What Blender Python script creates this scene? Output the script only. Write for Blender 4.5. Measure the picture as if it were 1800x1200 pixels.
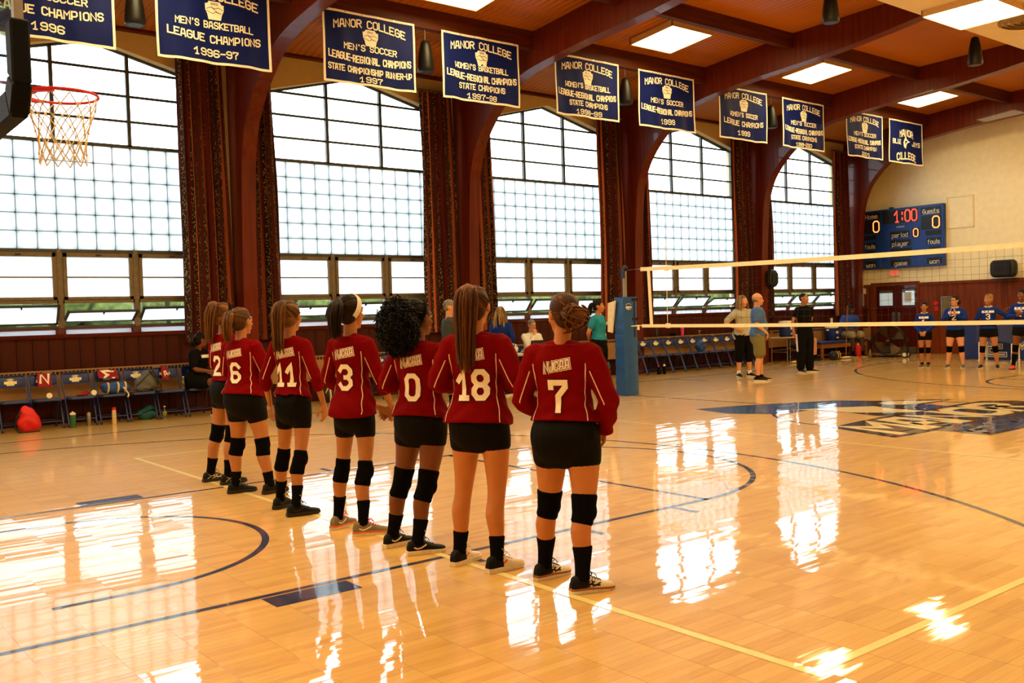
import bpy, bmesh, math, random
import numpy as np
from mathutils import Vector, Matrix
from mathutils.bvhtree import BVHTree
for _o in list(bpy.data.objects): bpy.data.objects.remove(_o)
SC = bpy.context.scene; COL = SC.collection
rnd = random.Random(7)
# ------------------------------------------------------------ camera, sky, exposure
CAM = np.array([-12.3368, -6.76554, 1.51452]); FPX = 1669.14
_y, _p, _r = math.radians(51.51107), math.radians(-1.58524), math.radians(-1.72735)
FW = np.array([math.cos(_y)*math.cos(_p), math.sin(_y)*math.cos(_p), math.sin(_p)])
_rt = np.array([math.sin(_y), -math.cos(_y), 0.0]); _up = np.cross(_rt, FW)
RT = math.cos(_r)*_rt + math.sin(_r)*_up; UP = -math.sin(_r)*_rt + math.cos(_r)*_up
cd = bpy.data.cameras.new('camera'); cam = bpy.data.objects.new('camera', cd); COL.objects.link(cam)
cd.sensor_width = 36; cd.lens = FPX/1800*36; cd.clip_end = 300; cd.clip_start = .05
cam.matrix_world = Matrix(((RT[0], UP[0], -FW[0], CAM[0]), (RT[1], UP[1], -FW[1], CAM[1]), (RT[2], UP[2], -FW[2], CAM[2]), (0, 0, 0, 1)))
SC.camera = cam
SKY = 9.0; LAMP = 23.5
w = bpy.data.worlds.new('overcast sky'); SC.world = w; w.use_nodes = True
bg = w.node_tree.nodes['Background']; bg.inputs[0].default_value = (.86, .94, 1, 1); bg.inputs[1].default_value = SKY
SC.view_settings.view_transform = 'Standard'; SC.view_settings.look = 'None'
SC.view_settings.exposure = 0.0; SC.view_settings.gamma = 1; SC.view_settings.use_curve_mapping = False
SC.cycles.use_denoising = True; SC.cycles.max_bounces = 8; SC.cycles.diffuse_bounces = 5; SC.cycles.glossy_bounces = 4
SC.cycles.transparent_max_bounces = 12; SC.cycles.sample_clamp_indirect = 6; SC.cycles.caustics_reflective = False; SC.cycles.caustics_refractive = False

# ------------------------------------------------------------ materials
def lin(c):
    return tuple((v/255/12.92 if v/255 <= .04045 else ((v/255+.055)/1.055)**2.4) for v in c)
MATS = {}
def node(nt, t, **kw):
    n = nt.nodes.new(t)
    for k, v in kw.items():
        if hasattr(n, k): setattr(n, k, v)
        else: n.inputs[k].default_value = v
    return n
def mat(name, c, rough=.6, metal=0, spec=.4, var=.12, scale=30, stretch=(1, 1, 1), bump=0, coat=0, emit=None, island=False, c2=None, sheen=0):
    """procedural surface: colour c (sRGB) varied by stretched noise"""
    if name in MATS: return MATS[name]
    m = bpy.data.materials.new(name); m.use_nodes = True; nt = m.node_tree
    b = nt.nodes['Principled BSDF']; L = nt.links.new
    b.inputs['Roughness'].default_value = rough; b.inputs['Metallic'].default_value = metal; b.inputs['Specular IOR Level'].default_value = spec
    b.inputs['Coat Weight'].default_value = coat; b.inputs['Sheen Weight'].default_value = sheen
    l = lin(c); l2 = lin(c2) if c2 else tuple(v*(1-var) for v in l); l1 = l if c2 else tuple(min(1, v*(1+var)) for v in l)
    tc = node(nt, 'ShaderNodeTexCoord'); mp = node(nt, 'ShaderNodeMapping'); mp.inputs['Scale'].default_value = tuple(scale*s for s in stretch)
    L(tc.outputs['Object'], mp.inputs[0])
    nz = node(nt, 'ShaderNodeTexNoise', Detail=4.0); nz.inputs['Scale'].default_value = 1; L(mp.outputs[0], nz.inputs[0])
    rp = node(nt, 'ShaderNodeValToRGB'); rp.color_ramp.elements[0].position = .3; rp.color_ramp.elements[1].position = .7
    rp.color_ramp.elements[0].color = l2+(1,); rp.color_ramp.elements[1].color = l1+(1,)
    if island:
        g = node(nt, 'ShaderNodeNewGeometry'); mx = node(nt, 'ShaderNodeMath', operation='MULTIPLY_ADD'); mx.inputs[1].default_value = .4; 
        L(g.outputs['Random Per Island'], mx.inputs[0]); m2 = node(nt, 'ShaderNodeMath', operation='MULTIPLY'); m2.inputs[1].default_value = .5
        L(nz.outputs[0], m2.inputs[0]); L(m2.outputs[0], mx.inputs[2]); L(mx.outputs[0], rp.inputs[0])
    else: L(nz.outputs[0], rp.inputs[0])
    L(rp.outputs[0], b.inputs['Base Color'])
    if bump:
        bp = node(nt, 'ShaderNodeBump'); bp.inputs['Strength'].default_value = bump; bp.inputs['Distance'].default_value = .004
        L(nz.outputs[0], bp.inputs['Height']); L(bp.outputs[0], b.inputs['Normal'])
    if emit:
        b.inputs['Emission Color'].default_value = lin(emit[0])+(1,); b.inputs['Emission Strength'].default_value = emit[1]
    MATS[name] = m; return m
def floor_mat(name, c=None):
    m = bpy.data.materials.new(name); m.use_nodes = True; nt = m.node_tree; L = nt.links.new; b = nt.nodes['Principled BSDF']
    g = node(nt, 'ShaderNodeNewGeometry'); sx = node(nt, 'ShaderNodeSeparateXYZ'); L(g.outputs['Position'], sx.inputs[0])
    def mth(op, a, v=None, v2=None):
        n = node(nt, 'ShaderNodeMath', operation=op)
        for i, q in enumerate((a, v, v2)):
            if q is None: continue
            if isinstance(q, (int, float)): n.inputs[i].default_value = q
            else: L(q, n.inputs[i])
        return n.outputs[0]
    u = mth('DIVIDE', mth('ADD', sx.outputs[0], 20.09), .31); v = mth('DIVIDE', mth('ADD', sx.outputs[1], 20.0), .0517)
    iv = mth('FLOOR', v); iu = mth('FLOOR', u)
    cb = node(nt, 'ShaderNodeCombineXYZ'); L(iu, cb.inputs[0]); L(iv, cb.inputs[1])
    wn = node(nt, 'ShaderNodeTexWhiteNoise', noise_dimensions='3D'); L(cb.outputs[0], wn.inputs[0])
    if c is None:
        mp = node(nt, 'ShaderNodeMapping'); mp.inputs['Scale'].default_value = (5, 90, 1); L(g.outputs['Position'], mp.inputs[0])
        nz = node(nt, 'ShaderNodeTexNoise', Detail=5.0); nz.inputs['Scale'].default_value = 1; L(mp.outputs[0], nz.inputs[0])
        f = mth('ADD', mth('MULTIPLY', wn.outputs['Value'], .42), mth('MULTIPLY', nz.outputs[0], .58))
        rp = node(nt, 'ShaderNodeValToRGB'); e = rp.color_ramp.elements
        e[0].position = .08; e[0].color = lin((190, 140, 74))+(1,); e[1].position = .8; e[1].color = lin((222, 182, 108))+(1,)
        k = e.new(.4); k.color = lin((212, 168, 94))+(1,)
        L(f, rp.inputs[0])
        # joints: darker at the ends of the strips and along their edges
        fu = mth('ABSOLUTE', mth('SUBTRACT', mth('FRACT', u), .5)); fv = mth('ABSOLUTE', mth('SUBTRACT', mth('FRACT', v), .5))
        ju = mth('GREATER_THAN', fu, .4955); jv = mth('GREATER_THAN', fv, .485)
        j = mth('MINIMUM', mth('ADD', mth('MULTIPLY', ju, .5), mth('MULTIPLY', jv, .16)), .5)
        mx = node(nt, 'ShaderNodeMix', data_type='RGBA'); L(j, mx.inputs[0]); L(rp.outputs[0], mx.inputs[6]); mx.inputs[7].default_value = lin((120, 72, 30))+(1,)
        L(mx.outputs[2], b.inputs['Base Color'])
    else:
        hs = node(nt, 'ShaderNodeMix', data_type='RGBA'); L(mth('MULTIPLY', wn.outputs['Value'], .18), hs.inputs[0])
        hs.inputs[6].default_value = lin(c)+(1,); hs.inputs[7].default_value = tuple(q*.6 for q in lin(c))+(1,); L(hs.outputs[2], b.inputs['Base Color'])
    # each strip lies a hair out of level, and the varnish ripples
    w2 = node(nt, 'ShaderNodeVectorMath', operation='SUBTRACT'); L(wn.outputs['Color'], w2.inputs[0]); w2.inputs[1].default_value = (.5, .5, .5)
    w3 = node(nt, 'ShaderNodeVectorMath', operation='MULTIPLY'); L(w2.outputs[0], w3.inputs[0]); w3.inputs[1].default_value = (.008, .017, 0)
    n2 = node(nt, 'ShaderNodeTexNoise', Detail=2.0); n2.inputs['Scale'].default_value = 1
    mp2 = node(nt, 'ShaderNodeMapping'); mp2.inputs['Scale'].default_value = (2.2, 30, 1); L(g.outputs['Position'], mp2.inputs[0]); L(mp2.outputs[0], n2.inputs[0])
    w4 = node(nt, 'ShaderNodeVectorMath', operation='SUBTRACT'); L(n2.outputs['Color'], w4.inputs[0]); w4.inputs[1].default_value = (.5, .5, .5)
    w5 = node(nt, 'ShaderNodeVectorMath', operation='MULTIPLY'); L(w4.outputs[0], w5.inputs[0]); w5.inputs[1].default_value = (.012, .016, 0)
    a1 = node(nt, 'ShaderNodeVectorMath', operation='ADD'); L(w3.outputs[0], a1.inputs[0]); L(w5.outputs[0], a1.inputs[1])
    a2 = node(nt, 'ShaderNodeVectorMath', operation='ADD'); L(a1.outputs[0], a2.inputs[0]); L(g.outputs['Normal'], a2.inputs[1])
    a3 = node(nt, 'ShaderNodeVectorMath', operation='NORMALIZE'); L(a2.outputs[0], a3.inputs[0])
    L(a3.outputs[0], b.inputs['Normal']); L(a3.outputs[0], b.inputs['Coat Normal'])
    b.inputs['Roughness'].default_value = .42; b.inputs['Specular IOR Level'].default_value = .15
    b.inputs['Coat Weight'].default_value = .85; b.inputs['Coat Roughness'].default_value = .035; b.inputs['Coat IOR'].default_value = 1.52
    MATS[name] = m; return m
def glass_mat(name, frost, tint=(1, 1, 1), gloss=.06, bumpy=0):
    m = bpy.data.materials.new(name); m.use_nodes = True; nt = m.node_tree; nt.nodes.clear(); L = nt.links.new
    o = node(nt, 'ShaderNodeOutputMaterial')
    t = node(nt, 'ShaderNodeBsdfTranslucent' if frost else 'ShaderNodeBsdfTransparent'); t.inputs[0].default_value = tint+(1,)
    s = node(nt, 'ShaderNodeBsdfGlossy'); s.inputs['Roughness'].default_value = .12 if frost else .03
    mx = node(nt, 'ShaderNodeMixShader'); mx.inputs[0].default_value = gloss; L(t.outputs[0], mx.inputs[1]); L(s.outputs[0], mx.inputs[2]); L(mx.outputs[0], o.inputs[0])
    if bumpy:
        tc = node(nt, 'ShaderNodeTexCoord'); nz = node(nt, 'ShaderNodeTexNoise'); nz.inputs['Scale'].default_value = 22; L(tc.outputs['Object'], nz.inputs[0])
        rp = node(nt, 'ShaderNodeValToRGB'); rp.color_ramp.elements[0].color = tuple(v*(1-bumpy) for v in tint)+(1,); rp.color_ramp.elements[1].color = tint+(1,)
        L(nz.outputs[0], rp.inputs[0]); L(rp.outputs[0], t.inputs[0])
    MATS[name] = m; return m
def wood(name, c, c2, axis=2, rough=.4, coat=.2):
    st = [14, 14, 14]; st[axis] = .9
    return mat(name, c, rough, c2=c2, scale=1, stretch=tuple(st), coat=coat, spec=.16)

# ------------------------------------------------------------ mesh helpers
class MB:
    def __init__(s): s.v = []; s.f = []
    def add(s, V, F):
        o = len(s.v); s.v += [tuple(map(float, p)) for p in V]; s.f += [tuple(i+o for i in f) for f in F]; return s
    def box(s, x0, x1, y0, y1, z0, z1):
        return s.add([(x0, y0, z0), (x1, y0, z0), (x1, y1, z0), (x0, y1, z0), (x0, y0, z1), (x1, y0, z1), (x1, y1, z1), (x0, y1, z1)],
                     [(0, 3, 2, 1), (4, 5, 6, 7), (0, 1, 5, 4), (1, 2, 6, 5), (2, 3, 7, 6), (3, 0, 4, 7)])
    def prism(s, pts, axis, a, b):
        """polygon pts in the two other axes, extruded along axis from a to b"""
        n = len(pts)
        def mk(p, h):
            q = list(p); q.insert(axis, h); return q
        V = [mk(p, a) for p in pts]+[mk(p, b) for p in pts]
        return s.add(V, [tuple(range(n))[::-1], tuple(range(n, 2*n))]+[(i, (i+1) % n, (i+1) % n+n, i+n) for i in range(n)])
    def tube(s, pts, r, n=8, **k):
        V, F = sweep(pts, [r]*len(pts) if not isinstance(r, (list, tuple)) else r, n, cap=0, **k); return s.add(V, F)
    def lathe(s, prof, n=20, c=(0, 0, 0)):
        V = []; m = len(prof)
        for i in range(n):
            a = 2*math.pi*i/n
            for r, z in prof: V.append((c[0]+r*math.cos(a), c[1]+r*math.sin(a), c[2]+z))
        F = [(i*m+j, ((i+1) % n)*m+j, ((i+1) % n)*m+j+1, i*m+j+1) for i in range(n) for j in range(m-1)]
        F += [tuple(i*m for i in range(n))[::-1], tuple(i*m+m-1 for i in range(n))]
        return s.add(V, F)
    def build(s, name, m, parent=None, smooth=False, bevel=0, seg=1):
        me = bpy.data.meshes.new(name); me.from_pydata(s.v, [], s.f)
        if bevel:
            bm = bmesh.new(); bm.from_mesh(me); bmesh.ops.bevel(bm, geom=[e for e in bm.edges if e.is_manifold and e.calc_face_angle(0) > .6], offset=bevel, segments=seg, affect='EDGES', clamp_overlap=True); bm.to_mesh(me); bm.free()
        if smooth:
            me.polygons.foreach_set('use_smooth', [True]*len(me.polygons))
            try: me.set_sharp_from_angle(angle=math.radians(42 if smooth is True else smooth))
            except Exception: pass
        me.materials.append(MATS[m] if isinstance(m, str) else m)
        return link(name, me, parent)
def link(name, data, parent=None):
    o = bpy.data.objects.new(name, data); COL.objects.link(o)
    if parent is not None: o.parent = parent
    return o
def tag(o, label=None, cat=None, group=None, kind=None):
    for k, v in (('label', label), ('category', cat), ('group', group), ('kind', kind)):
        if v: o[k] = v
    return o
def thing(name, label, cat, loc=(0, 0, 0), rz=0, group=None):
    o = link(name, None); o.location = loc; o.rotation_euler = (0, 0, rz); return tag(o, label, cat, group)
def struct(mb, name, m, parent=None, **k):
    o = mb.build(name, m, parent, **k); o['kind'] = 'structure'; return o
def copy_tree(o, parent=None):
    c = o.copy(); COL.objects.link(c); c.parent = parent
    if parent is not None: c.matrix_parent_inverse = o.matrix_parent_inverse.copy()
    for ch in list(o.children): copy_tree(ch, c)
    return c
def nrm(v):
    v = np.asarray(v, float); return v/(np.linalg.norm(v)+1e-12)
def crv(pts, k=4):
    """Catmull-Rom through rows of pts"""
    P = np.asarray(pts, float); n = len(P); out = []
    for i in range(n-1):
        p0, p1, p2, p3 = P[max(i-1, 0)], P[i], P[i+1], P[min(i+2, n-1)]
        for t in np.arange(k)/k:
            out.append(.5*((2*p1)+(-p0+p2)*t+(2*p0-5*p1+4*p2-p3)*t*t+(-p0+3*p1-3*p2+p3)*t**3))
    out.append(P[-1]); return np.array(out)
def sweep(path, rad, n=12, ref=None, cap=2, closed=False, ex=1.0):
    P = np.asarray(path, float); m = len(P); V = []; F = []
    R = [(r, r) if np.isscalar(r) else tuple(r) for r in rad]
    if cap and not closed:
        t0 = nrm(P[0]-P[1]); t1 = nrm(P[-1]-P[-2]); h0 = min(R[0]); h1 = min(R[-1]); pre = []; post = []; rp = []; ro = []
        for a in ([75, 40] if cap == 2 else [60]):
            c, sn = math.cos(math.radians(a)), math.sin(math.radians(a))
            pre.append(P[0]+t0*h0*sn*.8); rp.append((R[0][0]*c, R[0][1]*c))
        for a in ([40, 75] if cap == 2 else [60]):
            c, sn = math.cos(math.radians(a)), math.sin(math.radians(a))
            post.append(P[-1]+t1*h1*sn*.8); ro.append((R[-1][0]*c, R[-1][1]*c))
        P = np.vstack([pre, P, post]); R = rp+R+ro; m = len(P)
    prev = None
    for i in range(m):
        if closed: t = nrm(P[(i+1) % m]-P[i-1])
        else: t = nrm(P[min(i+1, m-1)]-P[max(i-1, 0)])
        if ref is not None: a = np.asarray(ref, float)
        elif prev is not None: a = prev
        else: a = np.array([1., 0, 0]) if abs(t[0]) < .8 else np.array([0, 1., 0])
        a = a-a.dot(t)*t
        a = nrm(a) if np.linalg.norm(a) > 1e-6 else nrm(np.cross(t, [.3, .5, .8])); prev = a; b = np.cross(t, a)
        for j in range(n):
            th = 2*math.pi*j/n; c, sn = math.cos(th), math.sin(th)
            if ex != 1: c = math.copysign(abs(c)**ex, c); sn = math.copysign(abs(sn)**ex, sn)
            V.append(P[i]+a*R[i][0]*c+b*R[i][1]*sn)
    mm = m if closed else m-1
    for i in range(mm):
        for j in range(n):
            F.append((i*n+j, i*n+(j+1) % n, ((i+1) % m)*n+(j+1) % n, ((i+1) % m)*n+j))
    if not closed: F += [tuple(range(n))[::-1], tuple((m-1)*n+j for j in range(n))]
    return V, F
def ellipsoid(c, r, R=None, n=14, m=9):
    V = []; F = []; c = np.asarray(c, float)
    for i in range(1, m):
        ph = math.pi*i/m
        for j in range(n):
            th = 2*math.pi*j/n; p = np.array([r[0]*math.sin(ph)*math.cos(th), r[1]*math.sin(ph)*math.sin(th), r[2]*math.cos(ph)])
            V.append(c+(R@p if R is not None else p))
    for i in range(m-2):
        for j in range(n): F.append((i*n+j, (i+1)*n+j, (i+1)*n+(j+1) % n, i*n+(j+1) % n))
    for q, s in ((r[2], 0), (-r[2], 1)):
        p = np.array([0, 0, q]); V.append(c+(R@p if R is not None else p)); k = len(V)-1
        for j in range(n):
            F.append((j, (j+1) % n, k) if s == 0 else ((m-2)*n+(j+1) % n, (m-2)*n+j, k))
    return V, F
TMP = bpy.data.scenes.new('tmp_remesh')
def union(parts, voxel, it=3):
    """merge overlapping closed shapes into one continuous smoothed surface"""
    mb = MB()
    for V, F in parts: mb.add(V, F)
    me = bpy.data.meshes.new('t'); me.from_pydata(mb.v, [], mb.f); o = bpy.data.objects.new('t', me); TMP.collection.objects.link(o)
    md = o.modifiers.new('r', 'REMESH'); md.mode = 'VOXEL'; md.voxel_size = voxel
    vl = TMP.view_layers[0]; vl.update(); m2 = bpy.data.meshes.new_from_object(o.evaluated_get(vl.depsgraph))
    V = np.empty(len(m2.vertices)*3); m2.vertices.foreach_get('co', V); V = V.reshape(-1, 3)
    E = np.empty(len(m2.edges)*2, int); m2.edges.foreach_get('vertices', E); E = E.reshape(-1, 2)
    F = [tuple(p.vertices) for p in m2.polygons]
    bpy.data.objects.remove(o); bpy.data.meshes.remove(me); bpy.data.meshes.remove(m2)
    deg = np.bincount(E.ravel(), minlength=len(V)).astype(float)[:, None]+1e-9
    for k in range(it*2):
        S = np.zeros_like(V)
        for d in range(3): S[:, d] = np.bincount(E[:, 0], V[E[:, 1], d], len(V))+np.bincount(E[:, 1], V[E[:, 0], d], len(V))
        V = V+(.5 if k % 2 == 0 else -.48)*(S/deg-V)
    return V, F

# ------------------------------------------------------------ block lettering
GL = {'A': '02 18 38 42|14 34', 'B': '02 08 38 47 46 35 05|35 44 43 32 02', 'C': '47 38 18 07 03 12 32 43', 'D': '02 08 38 47 43 32 02', 'E': '48 08 02 42|05 35',
      'F': '48 08 02|05 35', 'G': '47 38 18 07 03 12 32 43 45 25', 'H': '02 08|42 48|05 45', 'I': '12 18', 'J': '48 43 32 12 03 04', 'K': '02 08|48 05 42', 'L': '08 02 42', 'M': '02 08 25 48 42',
      'N': '02 08 42 48', 'O': '12 32 43 47 38 18 07 03 12', 'P': '02 08 38 47 45 34 04', 'R': '02 08 38 47 46 35 05|25 42', 'S': '47 38 18 07 06 15 35 44 43 32 12 03', 'T': '08 48|22 28',
      'U': '08 03 12 32 43 48', 'V': '08 05 22 45 48', 'W': '08 02 25 42 48', 'X': '02 48|08 42', 'Y': '08 25 48|25 22', '0': '12 32 43 47 38 18 07 03 12', '1': '06 17 28 22|12 32',
      '2': '07 18 38 47 46 03 02 42', '3': '07 18 38 47 46 35 25|35 44 43 32 12 03', '6': '47 38 18 07 03 12 32 43 44 35 05', '7': '07 08 48 47 25 22', '8': '15 35 46 47 38 18 07 06 15 04 03 12 32 43 44 35',
      '9': '03 12 32 43 47 38 18 07 06 15 45', '-': '05 35', "'": '18 17', ':': '13 14|16 17', '.': '12 13',
      'a': '16 36 45 42 12 03 14 44', 'd': '48 42 12 03 05 16 46', 'e': '04 44 45 36 16 05 03 12 42', 'f': '12 17 28 38|06 36', 'g': '46 16 05 03 12 42|46 41 30 00', 'i': '12 16|17 18',
      'l': '18 12', 'm': '02 06 36 45 42|22 26', 'n': '02 06 36 45 42', 'o': '12 32 43 45 36 16 05 03 12', 'p': '00 06 36 45 43 32 02', 'r': '02 06|05 16 36', 's': '46 06 04 44 42 02',
      't': '18 13 22 32|06 36', 'u': '06 03 12 42|46 42', 'w': '06 02 42 46|22 25', 'y': '06 03 12 42|46 41 30 10'}
NARROW = {'I': 2, 'i': 2, 'l': 2, "'": 2, ':': 2, '.': 2, ' ': 3, '-': 3, '1': 4}
def text_strokes(s, h, width=None, gap=1.5):
    """centred polylines for string s with cap height h (6 units), squeezed to width"""
    out = []; x = 0
    for ch in s:
        wd = NARROW.get(ch, 4)
        if ch != ' ':
            for st in GL[ch].split('|'): out.append([(x+int(p[0])-(1 if ch in "Iil':." else 0)*0, int(p[1])-5) for p in st.split()])
        x += wd+gap
    x -= gap; k = h/6; kx = k if width is None else width/x
    return [[((px-x/2)*kx, py*k) for px, py in st] for st in out]
def ribbon(st, wd, seg=None, across=1):
    """thick mitred stroke of a 2D polyline as a grid of quads"""
    P = [np.array(p, float) for p in st]; closed = np.allclose(P[0], P[-1]) and len(P) > 3
    if not closed and len(P) > 1:
        P[0] = P[0]-nrm(P[1]-P[0])*wd*.5; P[-1] = P[-1]+nrm(P[-1]-P[-2])*wd*.5
    m = len(P); off = []
    for i in range(m):
        if closed: a = nrm(P[i]-P[i-1 if i else m-2]); b = nrm(P[(i+1) if i < m-1 else 1]-P[i])
        else: a = nrm(P[i]-P[i-1]) if i else nrm(P[1]-P[0]); b = nrm(P[i+1]-P[i]) if i < m-1 else a
        n1 = np.array([-a[1], a[0]]); n2 = np.array([-b[1], b[0]]); q = nrm(n1+n2); d = max(.62, q.dot(n1)); off.append(q*(wd/2/d))
    V = []; F = []; rows = []
    for i in range(m-1):
        k = 1 if not seg else max(1, int(math.ceil(np.linalg.norm(P[i+1]-P[i])/seg)))
        for t in range(k): rows.append((P[i]*(1-t/k)+P[i+1]*t/k, off[i]*(1-t/k)+off[i+1]*t/k))
    rows.append((P[-1], off[-1]))
    for p, o in rows:
        for j in range(across+1): V.append(p+o*(1-2*j/across))
    c = across+1
    for i in range(len(rows)-1):
        for j in range(across): F.append((i*c+j, i*c+j+1, (i+1)*c+j+1, (i+1)*c+j))
    return V, F
def flat(strokes, wd, f, seg=None, across=1):
    """strokes -> MB, every 2D point mapped to 3D by f"""
    mb = MB()
    for st in strokes:
        V, F = ribbon(st, wd, seg, across); mb.add([f(p[0], p[1]) for p in V], F)
    return mb
# ------------------------------------------------------------ colours of the place
floor_mat('floor_wood'); floor_mat('line_navy', (28, 28, 70)); floor_mat('line_yellow', (244, 226, 156)); floor_mat('paint_black', (30, 16, 10))
floor_mat('paint_cream', (236, 214, 160)); floor_mat('paint_blue', (34, 66, 128))
wood('arch_wood', (108, 38, 15), (82, 25, 9), 2, .38, .16); wood('beam_wood', (92, 38, 10), (64, 24, 5), 0, .5, .0); wood('plank_wood', (190, 112, 30), (132, 70, 16), 1, .5, .05)
wood('panel_wood', (68, 22, 9), (52, 15, 6), 2, .5, .02); wood('end_panel_wood', (128, 56, 18), (94, 36, 10), 2, .5, .02); wood('sill_wood', (84, 28, 14), (66, 20, 10), 0, .16, .6)
wood('door_wood', (84, 22, 14), (66, 16, 10), 2, .3, .4); wood('bench_wood', (150, 92, 46), (120, 70, 34), 0, .45, .1)
mat('plaster', (246, 236, 200), .85, var=.04, scale=6); mat('spandrel_paint', (206, 184, 140), .85, var=.05, scale=5); mat('jamb_paint', (238, 232, 214), .8, var=.03, scale=5)
mat('soffit', (236, 222, 186), .9, var=.03, scale=4); mat('steel_frame', (112, 100, 80), .5, .2, var=.15, scale=20); mat('bar_steel', (72, 72, 66), .5, .3, var=.1); mat('mortar', (92, 94, 92), .9, var=.2)
glass_mat('glass_block', True, (.78, .82, .84), .05, .12); glass_mat('frosted', True, (.92, .95, .96), .07, .03); glass_mat('clear_glass', False, (.93, .97, .97), .06)
mat('heater_tan', (150, 112, 70), .5, .1, var=.08, scale=6); mat('dark_gap', (26, 20, 16), .9); mat('lens_warm', (255, 240, 215), .5, emit=((255, 224, 158), LAMP)); mat('lamp_frame', (214, 180, 128), .6)
mat('black_plastic', (22, 22, 22), .4, var=.1); mat('speaker_black', (17, 16, 13), .42, 0, var=.1, spec=.3); mat('chrome', (190, 190, 190), .2, .9, var=.05); mat('grey_metal', (150, 146, 138), .35, .7, var=.08)
mat('lawn', (44, 58, 30), .95, var=.25, scale=3); mat('leaf_green', (70, 82, 30), .9, var=.7, scale=2.2, bump=1); mat('bark', (70, 58, 46), .95, var=.3, scale=8)
XE = 15.0; YW = 9.72; YG = 9.9; BAY = 4.93; COLX = [-10.38+BAY*k for k in range(5)]+[14.08]; WINX = [-12.78+BAY*k for k in range(6)]
PT = 6.45
def zc(y): return float(np.interp(y, [1.9, 4.72, 7.08, 9.75, 9.9], [7.10, 7.03, 6.84, 6.45, 6.43]))
# ------------------------------------------------------------ floor
fl = struct(MB().add([(-16, -10.5, 0), (XE+.05, -10.5, 0), (XE+.05, 9.75, 0), (-16, 9.75, 0)], [(0, 1, 2, 3)]), 'floor', 'floor_wood')
def proj(P):
    d = np.asarray(P, float)-CAM; z = d@FW; return 900+FPX*(d@RT)/z, 600-FPX*(d@UP)/z, z
cells = []
for i in range(-20, 40):
    for j in range(-60, 90):
        x = -12.34+i*.31; y = -6.2+j*.0517
        iu = math.floor((x+20.09)/.31); iv = math.floor((y+20)/.0517); cx = (iu+.5)*.31-20.09; cy = (iv+.5)*.0517-20
        px, py, z = proj((cx, cy, 0))
        if z > .5 and -30 < px < 1830 and 300 < py < 1215: cells.append((z, cx, cy))
cells = sorted(set(cells))[:300]
pm = MB().box(-.1545, .1545, -.0253, .0253, -.004, .0004); me_plank = None
for z, cx, cy in cells:
    if me_plank is None: o = pm.build('floor_plank', 'floor_wood', fl, bevel=.0004); me_plank = o.data
    else: o = link('floor_plank', me_plank, fl)
    o.location = (cx, cy, 0)
def line(name, m, pts, wd, z=.0010, closed=False):
    V, F = ribbon(pts, wd); MBx = MB().add([(p[0], p[1], z) for p in V], [f[::-1] for f in F]); return MBx.build(name, m, fl)
def arc(cx, cy, r, a0, a1, n=48): return [(cx+r*math.cos(math.radians(a0+(a1-a0)*i/n)), cy+r*math.sin(math.radians(a0+(a1-a0)*i/n))) for i in range(n+1)]
N5 = .05
for sg in (-1, 1):   # both ends of the basketball court
    hx = 10.70*sg; bl = 12.27*sg; ft = 6.46*sg
    line('free_throw_lane', 'line_navy', [(bl, 1.80), (ft, 1.80), (ft, -1.80), (bl, -1.80)], N5)
    line('free_throw_arc', 'line_navy', arc(ft, 0, 1.83-.03, 90, 90+180*sg, 48) if sg < 0 else arc(ft, 0, 1.80, 90, 270), N5)
    line('three_point_line', 'line_navy', [(bl, 6.15)]+(arc(hx, 0, 6.33, 103, -103, 80) if sg < 0 else arc(hx, 0, 6.33, 77, 283, 80))+[(bl, -6.15)], N5)
    line('restricted_arc', 'line_navy', [(hx-.42*-sg, 1.2)]+(arc(hx, 0, 1.2, 90, -90, 40) if sg < 0 else arc(hx, 0, 1.2, 90, 270, 40))+[(hx-.42*-sg, -1.2)], N5)
    line('baseline', 'line_navy', [(bl, 7.5), (bl, -7.5)], N5)
    for s in (-1, 1):
        xb = 10.13*sg; x2 = 9.81*sg
        line('lane_block', 'line_navy', [(xb, s*1.94), (x2, s*1.94)], .2)
        for q in (8.88, 7.86, 6.88): line('lane_mark', 'line_navy', [(q*sg, s*1.86), (q*sg, s*2.05)], .05)
        line('coaching_mark', 'line_navy', [(3.4*sg, s*7.45), (3.4*sg, s*6.45)], .05)
line('sideline', 'line_navy', [(-12.3, 7.49), (12.3, 7.49)], N5); line('sideline', 'line_navy', [(-12.3, -7.49), (12.3, -7.49)], N5)
line('center_line', 'line_navy', [(0, 7.49), (0, -7.49)], N5); line('center_circle', 'line_navy', arc(0, 0, 1.83, 0, 360, 64), N5)
for a, b in (((-8.975, 4.475), (8.975, 4.475)), ((-8.975, -4.475), (8.975, -4.475)), ((-8.975, 4.5), (-8.975, -4.5)), ((8.975, 4.5), (8.975, -4.5)), ((-3, 4.5), (-3, -4.5)), ((3, 4.5), (3, -4.5))):
    line('volleyball_line', 'line_yellow', [a, b], N5 if a[0] != b[0] or abs(a[0]) > 5 else .04, .0018 if a[0] != b[0] else .0021)
def poly(name, m, pts, z): 
    return MB().add([(x, y, z) for x, y in pts], [tuple(range(len(pts)))]).build(name, m, fl)
emb = lambda m, pts, z: poly('court_emblem', m, pts, z)
emb('paint_black', [(-1.22, 2.8), (-.48, 2.6), (.25, 2.28), (1.06, 1.86), (1.3, 1.4), (1.44, 1.2), (2.0, .75), (2.2, .5), (1.3, .5), (.9, .2), (.2, -.05), (-.5, .2), (-.35, .75), (-.33, 1.36), (-1.03, 1.36), (-1.4, 2.02)], .0022)
emb('paint_blue', [(-1.16, 2.7), (-.48, 2.5), (.25, 2.16), (.98, 1.76), (1.1, 1.4), (.95, 1.12), (.58, 1.0), (.13, 1.32), (-.45, 1.5), (-.95, 1.46), (-1.3, 2.0)], .0026)
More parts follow.
